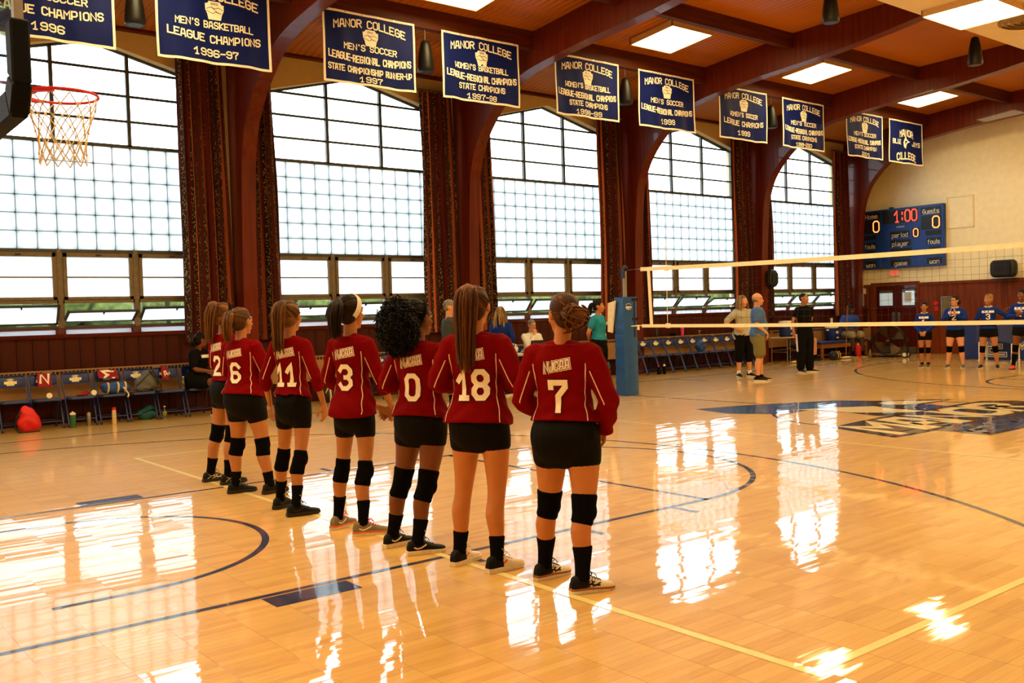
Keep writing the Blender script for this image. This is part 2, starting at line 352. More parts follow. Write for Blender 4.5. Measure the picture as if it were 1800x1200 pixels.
emb('paint_cream', [(-.48, 1.57), (.13, 1.29), (.61, .93), (.43, .5), (.43, .04), (.18, .07), (-.05, .31), (-.33, .71), (-.31, 1.19)], .003)
emb('paint_cream', [(1.0, 1.09), (1.39, 1.14), (1.78, .72), (2.02, .52), (1.15, .62), (.89, .85)], .003)
emb('paint_black', [(.47, 1.36), (.42, 1.2), (.61, 1.17), (.7, 1.24)], .0034)
emb('paint_blue', [(.96, .45), (1.3, .42), (1.2, .1), (.5, .1)], .0028)
emb('paint_black', [(-2.33, -1.08), (-1.95, .0), (-1.2, .08), (-.4, .12), (1.0, .12), (2.1, .08), (2.45, -.3), (2.2, -1.2), (2.2, -1.75), (-1.5, -1.75), (-1.45, -1.1)], .0024)
for s, cx, cy, h, wd, k, m in (('MANOR', -.02, -.5, .78, 3.7, .2, 'paint_cream'), ('BLUE JAYS', .35, -1.42, .42, 3.3, .09, 'paint_blue')):
    flat(text_strokes(s, h, wd, 1.2), k, lambda u, v: (cx+u+.22*v, cy+v, .0032)).build('court_lettering', m, fl)
# ------------------------------------------------------------ window wall
wl = MB()
for k, cx in enumerate(WINX):
    L_, R_ = cx-1.83, cx+1.83; lo = L_-.65; hi = R_+.65
    pts = [(L_, 5.83), (cx, 6.29), (R_, 5.83), (R_, 1.42), (hi, 1.42), (hi, 7.0), (lo, 7.0), (lo, 1.42), (L_, 1.42)]
    # wall above and beside the opening
    for q in ([(lo, 1.42), (L_, 1.42), (L_, 5.83), (lo, 7.0)], [(lo, 7.0), (L_, 5.83), (cx, 6.29), (cx, 7.0)], [(cx, 7.0), (cx, 6.29), (R_, 5.83), (hi, 7.0)], [(hi, 7.0), (R_, 5.83), (R_, 1.42), (hi, 1.42)]):
        wl.prism(q, 1, YW, 10.05)
wl.box(-16.3, XE+.3, YW, 10.05, 0, 1.42); wl.box(WINX[5]+2.48, XE+.3, YW, 10.05, 1.42, 7.0)
wleft = struct(wl, 'wall_left', 'spandrel_paint')
# painted reveals of the openings
for cx in WINX:
    for s in (-1, 1): MB().box(cx+s*1.83-.006*(s > 0), cx+s*1.83+.006*(s < 0), YW-.004, YG, 2.06, 5.83).build('window_reveal', 'jamb_paint', wleft)
    MB().prism([(cx-1.83, 5.824), (cx, 6.284), (cx+1.83, 5.824), (cx+1.83, 5.812), (cx, 6.272), (cx-1.83, 5.812)], 1, YW-.004, YG).build('window_reveal', 'jamb_paint', wleft)
    for s in (-1, 1): MB().box(cx+s*1.83-.02*(s > 0), cx+s*1.83+.02*(s < 0), YW-.02, YG-.02, 1.42, 2.06).build('reveal_board', 'panel_wood', wleft)
pb = None
n = int((XE+12.2)/.232)
for i in range(n):
    x = -12.2+i*.232
    if pb is None: o = MB().box(.003, .229, 9.585, 9.62, .0, 1.40).build('wall_board', 'panel_wood', wleft, bevel=.004); pb = o.data
    else: o = link('wall_board', pb, wleft)
    o.location.x = x
for i, cx in enumerate(COLX):
    for j in range(5 if i < 5 else 3):
        x = cx-.62+j*.25; MB().box(x, x+.246, YW-.02, YW, 1.42, 2.06).build('wall_board', 'panel_wood', wleft, bevel=.003)
struct(MB().box(-16, XE, 9.6, 9.72, 0, 1.40), 'trim_1', 'dark_gap')
struct(MB().prism([(9.55, 1.395), (9.58, 1.425), (9.88, 1.545), (9.88, 1.50), (9.55, 1.36)], 0, -12.6, XE), 'trim_2', 'sill_wood')
bp = MB()
struct(MB().box(-16, XE, 9.56, 9.74, PT-.005, PT+.5), 'trim_3', 'beam_wood')
struct(MB().box(-16, XE, 9.54, 9.60, PT-.02, PT+.03), 'trim_4', 'beam_wood')
# windows
blk = None; BX = np.linspace(-1.80, 1.80, 13); BZ = np.linspace(2.805, 4.53, 7)
sashes = {1: (30, 62, 50), 2: (60, 46, 48), 3: (42, 44, 50), 4: (44, 45, 58), 5: (47, 48, 44), 0: (40, 40, 40)}
for k, cx in enumerate(WINX):
    f = MB(); y0, y1 = YG-.03, YG+.04
    f.box(cx-1.83, cx+1.83, y0, y1, 4.53, 4.585); f.box(cx-1.83, cx+1.83, y0-.02, y1, 2.745, 2.80); f.box(cx-1.83, cx+1.83, y0-.03, y1, 1.50, 1.56)
    f.box(cx-1.83, cx-1.79, y0, y1, 4.56, 5.84); f.box(cx+1.79, cx+1.83, y0, y1, 4.56, 5.84)
    for s in (-1, 1): f.prism([(cx+s*1.83, 5.84), (cx, 6.30), (cx, 6.235), (cx+s*1.83, 5.775)][::s], 1, y0, y1)
    t = struct(f, 'window_%d' % (k+1), 'bar_steel')
    for s in (-1, 1):
        MB().box(cx+s*.6-.03, cx+s*.6+.03, y0, y1, 4.56, 6.29-.46*.6/1.83-.02).build('mullion', 'bar_steel', t)
    for z in (4.985, 5.41, 5.83): MB().box(cx-1.83, cx+1.83, y0+.01, y1-.01, z-.018, z+.018).build('glazing_bar', 'bar_steel', t)
    for a, b in ((-1.8, -.6), (-.6, .6), (.6, 1.8)):
        for z0, z1 in ((4.56, 4.985), (4.985, 5.41), (5.41, 5.83)): MB().box(cx+a, cx+b, YG, YG+.006, z0, z1).build('pane', 'clear_glass', t)
        q = lambda x: 6.27-.46*abs(x)/1.83
        MB().prism([(cx+a, 5.83), (cx+b, 5.83), (cx+b, q(b)), (cx+(a+b)/2, q((a+b)/2)), (cx+a, q(a))], 1, YG, YG+.006).build('pane', 'clear_glass', t)
    for s in (-1, 1): MB().box(cx+s*.6-.035, cx+s*.6+.035, y0-.035, y1, 1.50, 2.80).build('mullion', 'steel_frame', t)
    mo = MB()
    for x in BX: mo.box(cx+x-.005, cx+x+.005, YG-.02, YG+.05, 2.80, 4.53)
    for z in BZ: mo.box(cx-1.83, cx+1.83, YG-.02, YG+.05, z-.005, z+.005)
    mo.box(cx-1.83, cx-1.80, YG-.02, YG+.05, 2.80, 4.53); mo.box(cx+1.80, cx+1.83, YG-.02, YG+.05, 2.80, 4.53); mo.build('mortar', 'mortar', t)['kind'] = 'stuff'
    for i in range(12):
        for j in range(6):
            if blk is None:
                o = MB().box(-.144, .144, -.045, .045, -.138, .138).build('glass_block', 'glass_block', t, bevel=.012, seg=2, smooth=True); blk = o.data
            else: o = link('glass_block', blk, t)
            o.location = (cx+(BX[i]+BX[i+1])/2, YG+.01, (BZ[j]+BZ[j+1])/2)
    # lower steel windows: fixed sash over an open hopper, three to a bay
    for i, (a, b) in enumerate(((-1.8, -.62), (-.58, .58), (.62, 1.8))):
        xa, xb = cx+a, cx+b; s = MB()
        for x in (xa, xb-.035): s.box(x, x+.035, y0-.03, y1, 1.56, 2.745)
        s.box(xa, xb, y0-.03, y1, 1.925, 1.985); s.build('sash_frame', 'steel_frame', t)
        s = MB()
        for x in (xa+.035, xb-.09): s.box(x, x+.055, y0-.05, y0+.02, 1.985, 2.745)
        s.box(xa+.035, xb-.035, y0-.05, y0+.02, 1.985, 2.03); s.box(xa+.035, xb-.035, y0-.05, y0+.02, 2.68, 2.745); s.box(xa+.09, xb-.09, y0-.03, y0+.01, 2.34, 2.362)
        u = s.build('upper_sash', 'steel_frame', t)
        for z0, z1 in ((2.03, 2.34), (2.362, 2.68)): MB().box(xa+.09, xb-.09, y0-.01, y0-.004, z0, z1).build('pane', 'frosted', u)
        MB().box((xa+xb)/2-.04, (xa+xb)/2+.04, y0-.085, y0-.05, 2.70, 2.72).build('latch', 'black_plastic', u)
        an = math.radians(sashes[k][i]); ce, sn = math.cos(an), math.sin(an); h = .36
        def P(x, r, d):  # along the tilted sash: r up the sash from its pivot, d off its plane
            return (x, y0-.02-r*sn+d*ce, 1.665+r*ce+d*sn)
        def bar(m, x0, x1, r0, r1, d0=-.015, d1=.015):
            V = [P(x, r, d) for d in (d0, d1) for (x, r) in ((x0, r0), (x1, r0), (x1, r1), (x0, r1))]
            m.add(V, [(0, 3, 2, 1), (4, 5, 6, 7), (0, 1, 5, 4), (1, 2, 6, 5), (2, 3, 7, 6), (3, 0, 4, 7)])
        s = MB(); r0, r1 = -.09, h-.09; e0, e1 = xa+.02, xb-.02
        bar(s, e0, e1, r0, r0+.03); bar(s, e0, e1, r1-.035, r1); bar(s, e0, e0+.04, r0, r1); bar(s, e1-.04, e1, r0, r1)
        u = s.build('hopper_sash', 'bar_steel', t); s = MB(); bar(s, e0+.04, e1-.04, r0+.03, r1-.035, -.003, .003); s.build('pane', 'frosted', u)
        s = MB(); bar(s, (xa+xb)/2-.01, (xa+xb)/2+.01, r1-.06, r1+.0, -.04, -.01); s.build('latch', 'black_plastic', u)
# ------------------------------------------------------------ convector under the sill
h = MB().box(-12.2, XE-.3, 9.34, 9.56, .40, .865); hx = tag(h.build('radiator_cover', 'heater_tan', bevel=.006), 'long tan radiator cover with slotted top running under the window sill', 'radiator')
g = MB()
for i in range(int(27/.06)):
    x = -12.1+i*.06
    if i % 14 < 12 and x < XE-.5: g.box(x, x+.036, 9.332, 9.341, .795, .845)
g.build('grille_slot', 'dark_gap', hx)['kind'] = 'stuff'
for i in range(11): MB().box(-11.4+i*2.46, -11.38+i*2.46, 9.335, 9.345, .40, .865).build('cover_joint', 'heater_tan', hx)
# ------------------------------------------------------------ end walls
we = struct(MB().box(XE, XE+.25, -10.3, 9.75, 0, 7.6), 'wall_far', 'plaster')
struct(MB().box(-16.3, -16, -10.5, 10.05, 0, 7.9), 'wall_back', 'plaster'); struct(MB().box(-16, XE, -10.5, -10.2, 0, 7.6), 'wall_right', 'plaster')
struct(MB().box(-16, XE, -10.2, -10.17, 0, 2.07), 'baseboard_right', 'panel_wood'); struct(MB().box(-16, -15.97, -10.2, 9.7, 0, 2.07), 'baseboard_back', 'panel_wood')
for i in range(52):
    y = 7.92-i*.152
    if y-.15 < 0.2: break
    MB().box(XE-.035, XE, y-.149, y, .12, 2.04).build('wall_board', 'end_panel_wood', we, bevel=.004)
for i in range(3): MB().box(XE-.035, XE, 9.46+i*.09, 9.546+i*.09, .12, 2.04).build('wall_board', 'end_panel_wood', we, bevel=.003)
struct(MB().box(XE-.07, XE, -10, 7.9, 2.04, 2.125), 'trim_5', 'end_panel_wood', bevel=.008); struct(MB().box(XE-.07, XE, 9.46, 9.72, 2.04, 2.125), 'trim_7', 'end_panel_wood', bevel=.008)
struct(MB().box(XE-.05, XE, -10, 7.9, 0, .13), 'baseboard_far', 'end_panel_wood', bevel=.006)
fr = MB().box(XE-.08, XE, 9.28, 9.46, 0, 2.17).box(XE-.08, XE, 7.90, 7.98, 0, 2.17).box(XE-.08, XE, 7.98, 9.28, 2.07, 2.17); struct(fr, 'trim_6', 'end_panel_wood', bevel=.006)
mat('paper', (226, 224, 216), .8); mat('corridor_glow', (216, 222, 222), .9, emit=((212, 224, 226), .55)); mat('corridor_glow_bright', (255, 255, 255), .5, emit=((240, 250, 255), 2.2)); mat('push_plate', (150, 150, 150), .3, .9)  # corridor colours emit in place of hallway light; no hallway is built
for k, (a, b) in enumerate(((8.635, 9.275), (7.985, 8.625))):
    m = MB(); x0, x1 = XE-.06, XE-.01
    wa, wb = (8.74, 9.19) if k == 0 else (7.95+.09, 8.45)
    m.box(x0, x1, a, b, 0, 1.46); m.box(x0, x1, a, b, 1.94, 2.06); m.box(x0, x1, a, wa, 1.46, 1.94); m.box(x0, x1, wb, b, 1.46, 1.94)
    d = struct(m, 'door_%d' % (k+1), 'door_wood')
    MB().box(x0+.02, x0+.028, wa, wb, 1.46, 1.94).build('pane', 'clear_glass', d)
    MB().box(x0-.014, x0, a+.08, b-.08, .80, 1.28).build('door_panel', 'door_wood', d, bevel=.006); MB().box(x0-.014, x0, a+.08, b-.08, .22, .7).build('door_panel', 'door_wood', d, bevel=.006)
    yy = a+.03 if k == 0 else b-.13
    MB().box(x0-.02, x0-.014, yy, yy+.10, .95, 1.25).build('push_plate', 'push_plate', d); MB().box(x0-.018, x0-.002, a+.02, b-.02, 0.02, .2).build('kick_plate', 'push_plate', d)
    MB().box(x0-.012, x0, wa-.03, wb+.03, 1.43, 1.455).build('window_bead', 'door_wood', d)
    MB().box(x0+.04, x0+.05, wa, wb, 1.455, 1.945).build('corridor_glow_panel', 'corridor_glow_bright' if 0 else 'corridor_glow', d)  # added glowing panel right behind the pane, imitates a lit corridor
    MB().box(x0+.034, x0+.04, wa, wb, 1.85, 1.94).build('shade', 'grey_metal', d)
nt_ = MB().box(XE-.066, XE-.0605, 8.13, 8.36, 1.55, 1.85); n_ = tag(nt_.build('paper_notice', 'paper'), 'white paper notice taped inside the right door window', 'notice')
q = MB()
for i in range(9): q.box(XE-.068, XE-.0662, 8.16, 8.33-.04*(i % 3 == 2), 1.82-i*.028, 1.83-i*.028)
q.build('print_line', 'grey_metal', n_)['kind'] = 'stuff'
# ------------------------------------------------------------ roof: planks, arches, purlins, soffit
cl = struct(MB().add([(x, s*y, zc(y)+.045) for s, y in ((1, 9.9), (1, 7.08), (1, 4.72), (1, 1.9), (-1, 1.9), (-1, 4.72), (-1, 7.08), (-1, 10.4)) for x in (-16.2, XE+.2)], [(2*i, 2*i+1, 2*i+3, 2*i+2) for i in range(7)]), 'ceiling', 'plank_wood')
cp = None
for i in range(int((XE+10.6)/.14)):
    x = -10.6+i*.14
    if cp is None:
        V = []
        for yy in (9.72, 7.08, 4.72, 1.95):
            z = zc(yy); V += [(.002, yy, z), (.138, yy, z), (.138, yy, z+.03), (.002, yy, z+.03)]
        o = MB().add(V, [(0, 1, 2, 3), (15, 14, 13, 12)]+[(4*q+a, 4*q+4+a, 4*q+4+(a+1) % 4, 4*q+(a+1) % 4) for q in range(3) for a in range(4)]).build('ceiling_plank', 'plank_wood', cl, bevel=.004); cp = o.data
    else: o = link('ceiling_plank', cp, cl)
    o.location.x = x
low = crv([(9.31, 0), (9.30, 1.5), (9.27, 2.77), (9.20, 3.94), (9.12, 4.52), (8.92, 5.02), (8.60, 5.41), (8.25, 5.70), (7.80, 5.98), (7.30, 6.15), (6.5, 6.26), (5.5, 6.35), (4, 6.44), (2.7, 6.58), (1.85, 6.70)], 3)
hi = [(y, min(zc(y)+.02, 9) if y < 9.6 else None) for y, z in low]
for k, cx in enumerate(COLX):
    V = []; F = []
    for y, z in low:
        t = nrm((0, 1))
    n_ = len(low)
    up = [(9.73, z) if z < 4.2 else None for y, z in low]
    # outer edge: up the wall, then along the underside of the planks
    outer = []
    L0 = [0]
    for i in range(n_):
        f = i/(n_-1)
        if f < .40: outer.append((9.715, 6.42*f/.40))
        else: g_ = (f-.40)/.60; yy = 9.715+(1.85-9.715)*g_; outer.append((yy, zc(yy)+.01))
    for s in (-.13, .13):
        for i in range(n_): V.append((cx+s, low[i][0], low[i][1]))
        for i in range(n_): V.append((cx+s, outer[i][0], outer[i][1]))
    for i in range(n_-1):
        F += [(i, i+1, n_+i+1, n_+i), (2*n_+i, 3*n_+i, 3*n_+i+1, 2*n_+i+1), (i, 2*n_+i, 2*n_+i+1, i+1), (n_+i, n_+i+1, 3*n_+i+1, 3*n_+i)]
    F += [(0, n_, 3*n_, 2*n_), (n_-1, 3*n_-1, 4*n_-1, 2*n_-1)]
    o = struct(MB().add(V, F), 'timber_arch', 'arch_wood'); bmx = bmesh.new(); bmx.from_mesh(o.data); bmesh.ops.recalc_face_normals(bmx, faces=bmx.faces); bmx.to_mesh(o.data); bmx.free()
for k in range(6):
    a = COLX[k]+.13; b = COLX[k+1]-.13 if k < 5 else XE
    for yy, z0 in ((7.0, 6.50), (4.72, 6.735)): struct(MB().box(a, b, yy, yy+.13, z0, zc(yy)+.02), 'ceiling_beam', 'beam_wood', bevel=.006)
struct(MB().box(-16, -10.51, 7.0, 7.13, 6.5, zc(7)+.02), 'ceiling_beam', 'beam_wood')
sf = struct(MB().box(-16, XE, -2.03, 2.03, 6.68, 7.6), 'ceiling_soffit', 'soffit')
# ------------------------------------------------------------ outside
struct(MB().add([(-90, 10.1, -.4), (90, 10.1, -.4), (90, 120, -.4), (-90, 120, -.4)], [(0, 1, 2, 3)]), 'lawn', 'lawn')
r2 = random.Random(3); wn_ = ['first', 'second', 'third', 'fourth', 'fifth', 'sixth', 'seventh', 'eighth', 'ninth', 'tenth', 'eleventh', 'twelfth', 'thirteenth', 'fourteenth', 'fifteenth', 'sixteenth']
for i in range(32):
    row = i//16; x = -22+(i % 16)*7.6+r2.uniform(-.2, .2)+3.8*row; y = (45, 56)[row]+r2.uniform(-1, 1); hh = r2.uniform(5.2, 6.4)+row*2
    t = thing('tree', 'rounded green tree beyond the lawn, %s from the left in the %s row' % (wn_[i % 16], ('front', 'back')[row]), 'tree', (x, y, -.4), 0, 'trees beyond the lawn')
    MB().tube([(0, 0, 0), (.1, 0, hh*.35), (0, .1, hh*.7)], [.28, .22, .12], 8).build('trunk', 'bark', t); c_ = MB()
    for q in range(8):
        V, F = ellipsoid((r2.uniform(-1.8, 1.8), r2.uniform(-1.6, 1.6), hh*r2.uniform(.34, .82)), (r2.uniform(1.3, 1.75), r2.uniform(1.2, 1.7), r2.uniform(1.1, 1.6)), n=14, m=9)
        V = [p*(1+.06*math.sin(p[0]*5+q)*math.sin(p[2]*6)*math.cos(p[1]*5)) for p in V]; c_.add(V, F)
    c_.build('crown', 'leaf_green', t, smooth=60)
for i in range(7):
    x0 = -40+i*26; V = []; F = []; n = 52; prof = [(-1.2, -.4), (-1.3, 1.2), (-1.1, 3.2), (-.5, 4.6), (.4, 5.0), (1.2, 3.5), (1.3, -.4)]; k = len(prof)
    for j in range(n+1):
        x = x0+26*j/n*.985
        for y, z in prof: V.append((x, 66+y+.35*math.sin(x*1.9+z*2), z+(.5*math.sin(x*.7)+.25*math.sin(x*2.3+y*3) if z > 2 else 0)))
    for j in range(n):
        for q in range(k-1): F.append((j*k+q, j*k+q+1, (j+1)*k+q+1, (j+1)*k+q))
    F += [tuple(range(k)), tuple(n*k+q for q in range(k))[::-1]]
    tag(MB().add(V, F).build('hedge', 'leaf_green', smooth=50), 'long tall dark hedge behind the trees, %s stretch from the left' % wn_[i], 'hedge', 'hedge at the back of the lawn')
# ------------------------------------------------------------ ceiling lights
def light(x, y, z, slope, lx, ly, label, group):
    t = thing('ceiling_light', label, 'ceiling light', (x, y, z), 0, group); t.rotation_euler.x = slope
    f = MB(); a, b, h = lx/2, ly/2, .13
    for q in ((-a, -a+.02, -b, b), (a-.02, a, -b, b), (-a, a, -b, -b+.02), (-a, a, b-.02, b)): f.box(*q, 0, h)
    f.box(-a, a, -b, b, h-.01, h); f.build('frame', 'lamp_frame', t)
    MB().box(-a+.02, -.004, -b+.02, b-.02, .012, .02).build('diffuser', 'lens_warm', t); MB().box(.004, a-.02, -b+.02, b-.02, .012, .02).build('diffuser', 'lens_warm', t)
sl = -math.atan(.09)
nth = ['first', 'second', 'third', 'fourth', 'fifth', 'sixth', 'seventh', 'eighth', 'ninth', 'tenth']
for k in range(6):
    x = -12.9+BAY*k+(.0 if k else 0)
    x = [-12.85, -7.92, -2.99, 1.94, 6.84, 11.78][k]
    if x < -10: light(x, 5.88, zc(5.88)-.13, sl, 1.17, 1.12, 'square warm ceiling light over the near end of the room', 'lights behind the camera')
    else: light(x, 5.88, zc(5.88)-.13, sl, 1.17, 1.12, 'square white ceiling light among the planks above the gap after the %s pair of banners' % nth[k-1] if k != 5 else 'square white ceiling light among the planks nearest the scoreboard wall', 'lights between the beams')
for li_, x in enumerate((-14.7, -10.06, -5.13, -.2, 4.73, 9.66)):
    light(x, 1.27, 6.56, 0, 1.42, 1.24, 'large white light on the cream soffit beside the round air vent' if abs(x-4.73) < .1 else 'large white ceiling light in the left soffit row, %s from the near end' % nth[li_], 'soffit lights')
    light(x, -1.27, 6.56, 0, 1.42, 1.24, 'large white ceiling light in the right hand soffit row, %s from the near end' % nth[li_], 'soffit lights, right row')
    light(x+2, -6, zc(6)-.14, -sl, 1.2, 1.1, 'square ceiling light over the right side of the court, %s from the near end' % nth[li_], 'lights over the right side')
# round vent on the soffit
t = thing('air_vent', 'round beige air diffuser on the cream soffit beside the large light', 'vent', (6.28, .98, 6.68)); mat('vent_beige', (150, 128, 84), .6)
m = MB()
for r in (.56, .46, .35, .24): 
    pr = [(r, 0), (r, -.03), (r-.05, -.055), (r-.06, -.05), (r-.02, -.02), (r-.02, 0)]; n = 40; V = [(rr*math.cos(2*math.pi*i/n), rr*math.sin(2*math.pi*i/n), z) for i in range(n) for rr, z in pr]; k6 = len(pr)
    MB().add(V, [(i*k6+j, ((i+1) % n)*k6+j, ((i+1) % n)*k6+(j+1) % k6, i*k6+(j+1) % k6) for i in range(n) for j in range(k6)]).build('ring', 'vent_beige', t, smooth=True)
MB().lathe([(.0, 0), (.14, 0), (.14, -.05), (.1, -.07), (0, -.07)], 24).build('hub', 'vent_beige', t)
# ------------------------------------------------------------ pendant speakers
def pendant(x, y, ztop, zbot, label, hang, group):
    t = thing('pendant_speaker', label, 'speaker', (x, y, zbot), 0, group); h = ztop-zbot
    MB().lathe([(0, .006), (.11, .006), (.128, 0), (.142, .02), (.142, .07), (.132, .2), (.113, .34), (.088, .46), (.07, h-.02), (.05, h), (0, h)], 28).build('housing', 'speaker_black', t, smooth=True)
    MB().lathe([(0, -.004), (.105, -.004), (.118, .004), (0, .01)], 28).build('grille', 'black_plastic', t)
    m = MB(); m.tube([(0, 0, h-.01), (0, 0, h+.03), (.012, 0, h+.05), (0, 0, h+.07), (-.012, 0, h+.05), (0, 0, h+.03)], .004, 6); m.build('hook', 'chrome', t)
    MB().tube([(0, 0, h+.06), (.004, 0, hang-zbot)], .004, 6).build('cable', 'grey_metal', t)
for i, (x, lb) in enumerate(((-7.97, 'black pendant speaker hanging between the first two banners'), (-3.07, 'black pendant speaker between the 1997 banners of soccer and basketball'), (1.83, 'black pendant speaker between the 1998-99 and 1999 banners'), (6.73, 'black pendant speaker hung left of the 1999-2000 banner'))):
    pendant(x, 7.06, 6.30, 5.77, lb, 6.51, 'pendant speakers along the banners')
for x, lb in ((1.92, 'black pendant speaker cut by the top edge, below the soffit'), (6.97, 'black pendant speaker under the soffit right of the vent light')): pendant(x, 2.35, 6.79, 6.235, lb, zc(2.35), 'pendant speakers by the soffit')
# ------------------------------------------------------------ banners
mat('banner_navy', (12, 26, 92), .6, var=.10, scale=6, spec=.12); mat('banner_cream', (250, 242, 226), .75, var=.03, spec=.1); mat('banner_dark', (40, 44, 70), .7)
BT = [(-10.0, "MEN'S SOCCER|LEAGUE CHAMPIONS|1996"), (-7.71, "MEN'S BASKETBALL|LEAGUE CHAMPIONS|1996-97"), (-5.08, "MEN'S SOCCER|LEAGUE-REGIONAL CHAMPIONS|STATE CHAMPIONSHIP RUNNER-UP|1997"), (-2.79, "WOMEN'S BASKETBALL|LEAGUE-REGIONAL CHAMPIONS|STATE CHAMPIONS|1997-98"),
      (-.18, "WOMEN'S BASKETBALL|LEAGUE-REGIONAL CHAMPIONS|STATE CHAMPIONS|1998-99"), (2.12, "MEN'S SOCCER|LEAGUE-REGIONAL CHAMPIONS|1999"), (4.69, "WOMEN'S SOCCER|LEAGUE CHAMPIONS|1999"), (7.02, "MEN'S SOCCER|LEAGUE-REGIONAL CHAMPIONS|STATE CHAMPIONS|1999-2000"),
      (9.74, "MEN'S SOCCER|LEAGUE-REGIONAL CHAMPIONS|STATE CHAMPION|2001"), (11.80, None)]
for bi, (x0, txt) in enumerate(BT):
    Wd, H = 1.73, 1.16; ph = bi*1.7; am = .012
    def wv(u, v, d=0): # u,v from the centre
        f = .5-v/H
        return (u, -d+am*(.4+f)*(math.sin(u*9+ph)+.6*math.sin(u*17+ph*2+v*3))+.01*f*math.sin(v*5+ph), v-.012*abs(math.sin(u*3+ph))*f)
    lab = 'navy banner with cream lettering, ' + ('nearest the camera and cut by the left frame edge' if bi == 0 else 'reading '+(' '.join(txt.replace('|', ' ').split()).lower() if txt else 'blue jays with a bird emblem, nearest the far wall'))
    t = thing('banner', ' '.join(lab.split()[:16]), 'banner', (x0+Wd/2, 6.965, 6.52-H/2), 0, 'championship banners along the ceiling beam')
    def grid(a0, a1, b0, b1, nu, nv, d0, name, m):
        g = MB(); V = []; F = []
        for s in (0, 1):
            for i in range(nu+1):
                for j in range(nv+1): V.append(wv(a0+(a1-a0)*i/nu, b0+(b1-b0)*j/nv, d0+s*.004))
        c = (nu+1)*(nv+1)
        for i in range(nu):
            for j in range(nv):
                q = (i*(nv+1)+j, (i+1)*(nv+1)+j, (i+1)*(nv+1)+j+1, i*(nv+1)+j+1); F += [q[::-1], tuple(c+k for k in q)]
        for i in range(nu): 
            for j in (0, nv): F.append((i*(nv+1)+j, (i+1)*(nv+1)+j, c+(i+1)*(nv+1)+j, c+i*(nv+1)+j))
        for j in range(nv):
            for i in (0, nu): F.append((i*(nv+1)+j, i*(nv+1)+j+1, c+i*(nv+1)+j+1, c+i*(nv+1)+j))
        return MB().add(V, F).build(name, m, t, smooth=True)
    grid(-Wd/2, Wd/2, -H/2, H/2, 44, 20, -.004, 'cloth', 'banner_navy')
    e = .036
    for a in ((-Wd/2, Wd/2, H/2-e, H/2, 44, 2), (-Wd/2, Wd/2, -H/2, -H/2+e, 44, 2), (-Wd/2, -Wd/2+e, -H/2+e, H/2-e, 2, 20), (Wd/2-e, Wd/2, -H/2+e, H/2-e, 2, 20)): grid(*a, .002, 'border', 'banner_cream')
    for i in range(6): MB().lathe([(.004, 0), (.009, 0), (.009, .003), (.004, .003)], 10).build('eyelet', 'chrome', t).matrix_local = Matrix.Translation((-Wd/2+.1+i*(Wd-.2)/5, -.012, H/2-.018)) @ Matrix.Rotation(math.pi/2, 4, 'X')
    def letter(s, cy, h, width, arch=0, wd=.2, m='banner_cream', d=.0075, cx=0):
        st = text_strokes(s, h, width, 1.6); hw = max(width, .01)/2
        flat(st, h*wd, lambda u, v: wv(cx+u, cy+v+arch*(1-(u/hw)**2), d), .05).build('lettering', m, t)['kind'] = 'stuff'
    if txt:
        letter('MANOR COLLEGE', H/2-.235, .115, 1.34, .075)
        # league crest: keystone with a handshake plate
        ky = H/2-.36
        for pts, d, m in (([(-.09, .10), (.09, .10), (.115, .07), (.155, .065), (.15, -.01), (.12, -.06), (.10, -.13), (-.10, -.13), (-.12, -.06), (-.15, -.01), (-.155, .065), (-.115, .07)], .006, 'banner_cream'),):
            V = [wv(x*.92, ky+y*1.15, d) for x, y in pts]; MB().add(V+[wv(0, ky, d)], [(i, (i+1) % len(pts), len(pts)) for i in range(len(pts))]).build('emblem', m, t)
        for st in ([(-.12, .0), (-.05, .03), (.0, .01), (.06, .03), (.12, .0)], [(-.12, -.03), (-.03, -.06), (.02, -.035), (.1, -.05)], [(-.05, .03), (.03, -.03), (.06, -.05)]): flat([st], .008, lambda u, v: wv(u, ky+v, .0085), .05).build('emblem_line', 'banner_dark', t)
        flat(text_strokes('EPCC', .026, .1), .006, lambda u, v: wv(u, ky+.075+v, .0085)).build('emblem_line', 'banner_dark', t)
        L = txt.split('|'); ys = {3: (-.01, -.165, -.42), 4: (.025, -.12, -.322, -.482)}[len(L)]
        for i, s in enumerate(L):
            last = i == len(L)-1; sec = i == 1
            hh = (.08 if len(L) == 4 else .095) if last else .10 if sec else .088
            wid = {0: 1.17 if 'BASK' in s else 1.0, 1: 1.54 if 'REG' in s else 1.4, 2: 1.0 if s[-1] in 'SN' else 1.56}.get(i, .6)
            if last: wid = .66 if len(s) > 5 else .4
            letter(s, ys[i], hh, wid, -.05 if sec else (0 if not s.startswith('STATE CHAMPIONSHIP') else -.025), .21)
    else:
        letter('MANOR', H/2-.37, .16, .66, .05, .22); letter('COLLEGE', -H/2+.16, .17, 1.0, .06, .22); letter('BLUE', 0, .11, .42, 0, .22, cx=-.47); letter('JAYS', -.02, .11, .42, 0, .22, cx=.5)
        for pts, d, m in (([(-.1, -.12), (-.13, .0), (-.08, .1), (-.02, .2), (.01, .11), (.09, .06), (.2, .02), (.1, -.0), (.03, -.03), (-.02, -.17)], .006, 'banner_cream'), ([(-.05, -.05), (-.06, .03), (.0, .06), (.05, .03), (-.0, .0)], .0085, 'banner_navy')):
            V = [wv(x, y, d) for x, y in pts]; MB().add(V, [tuple(range(len(pts)))]).build('emblem', m, t)
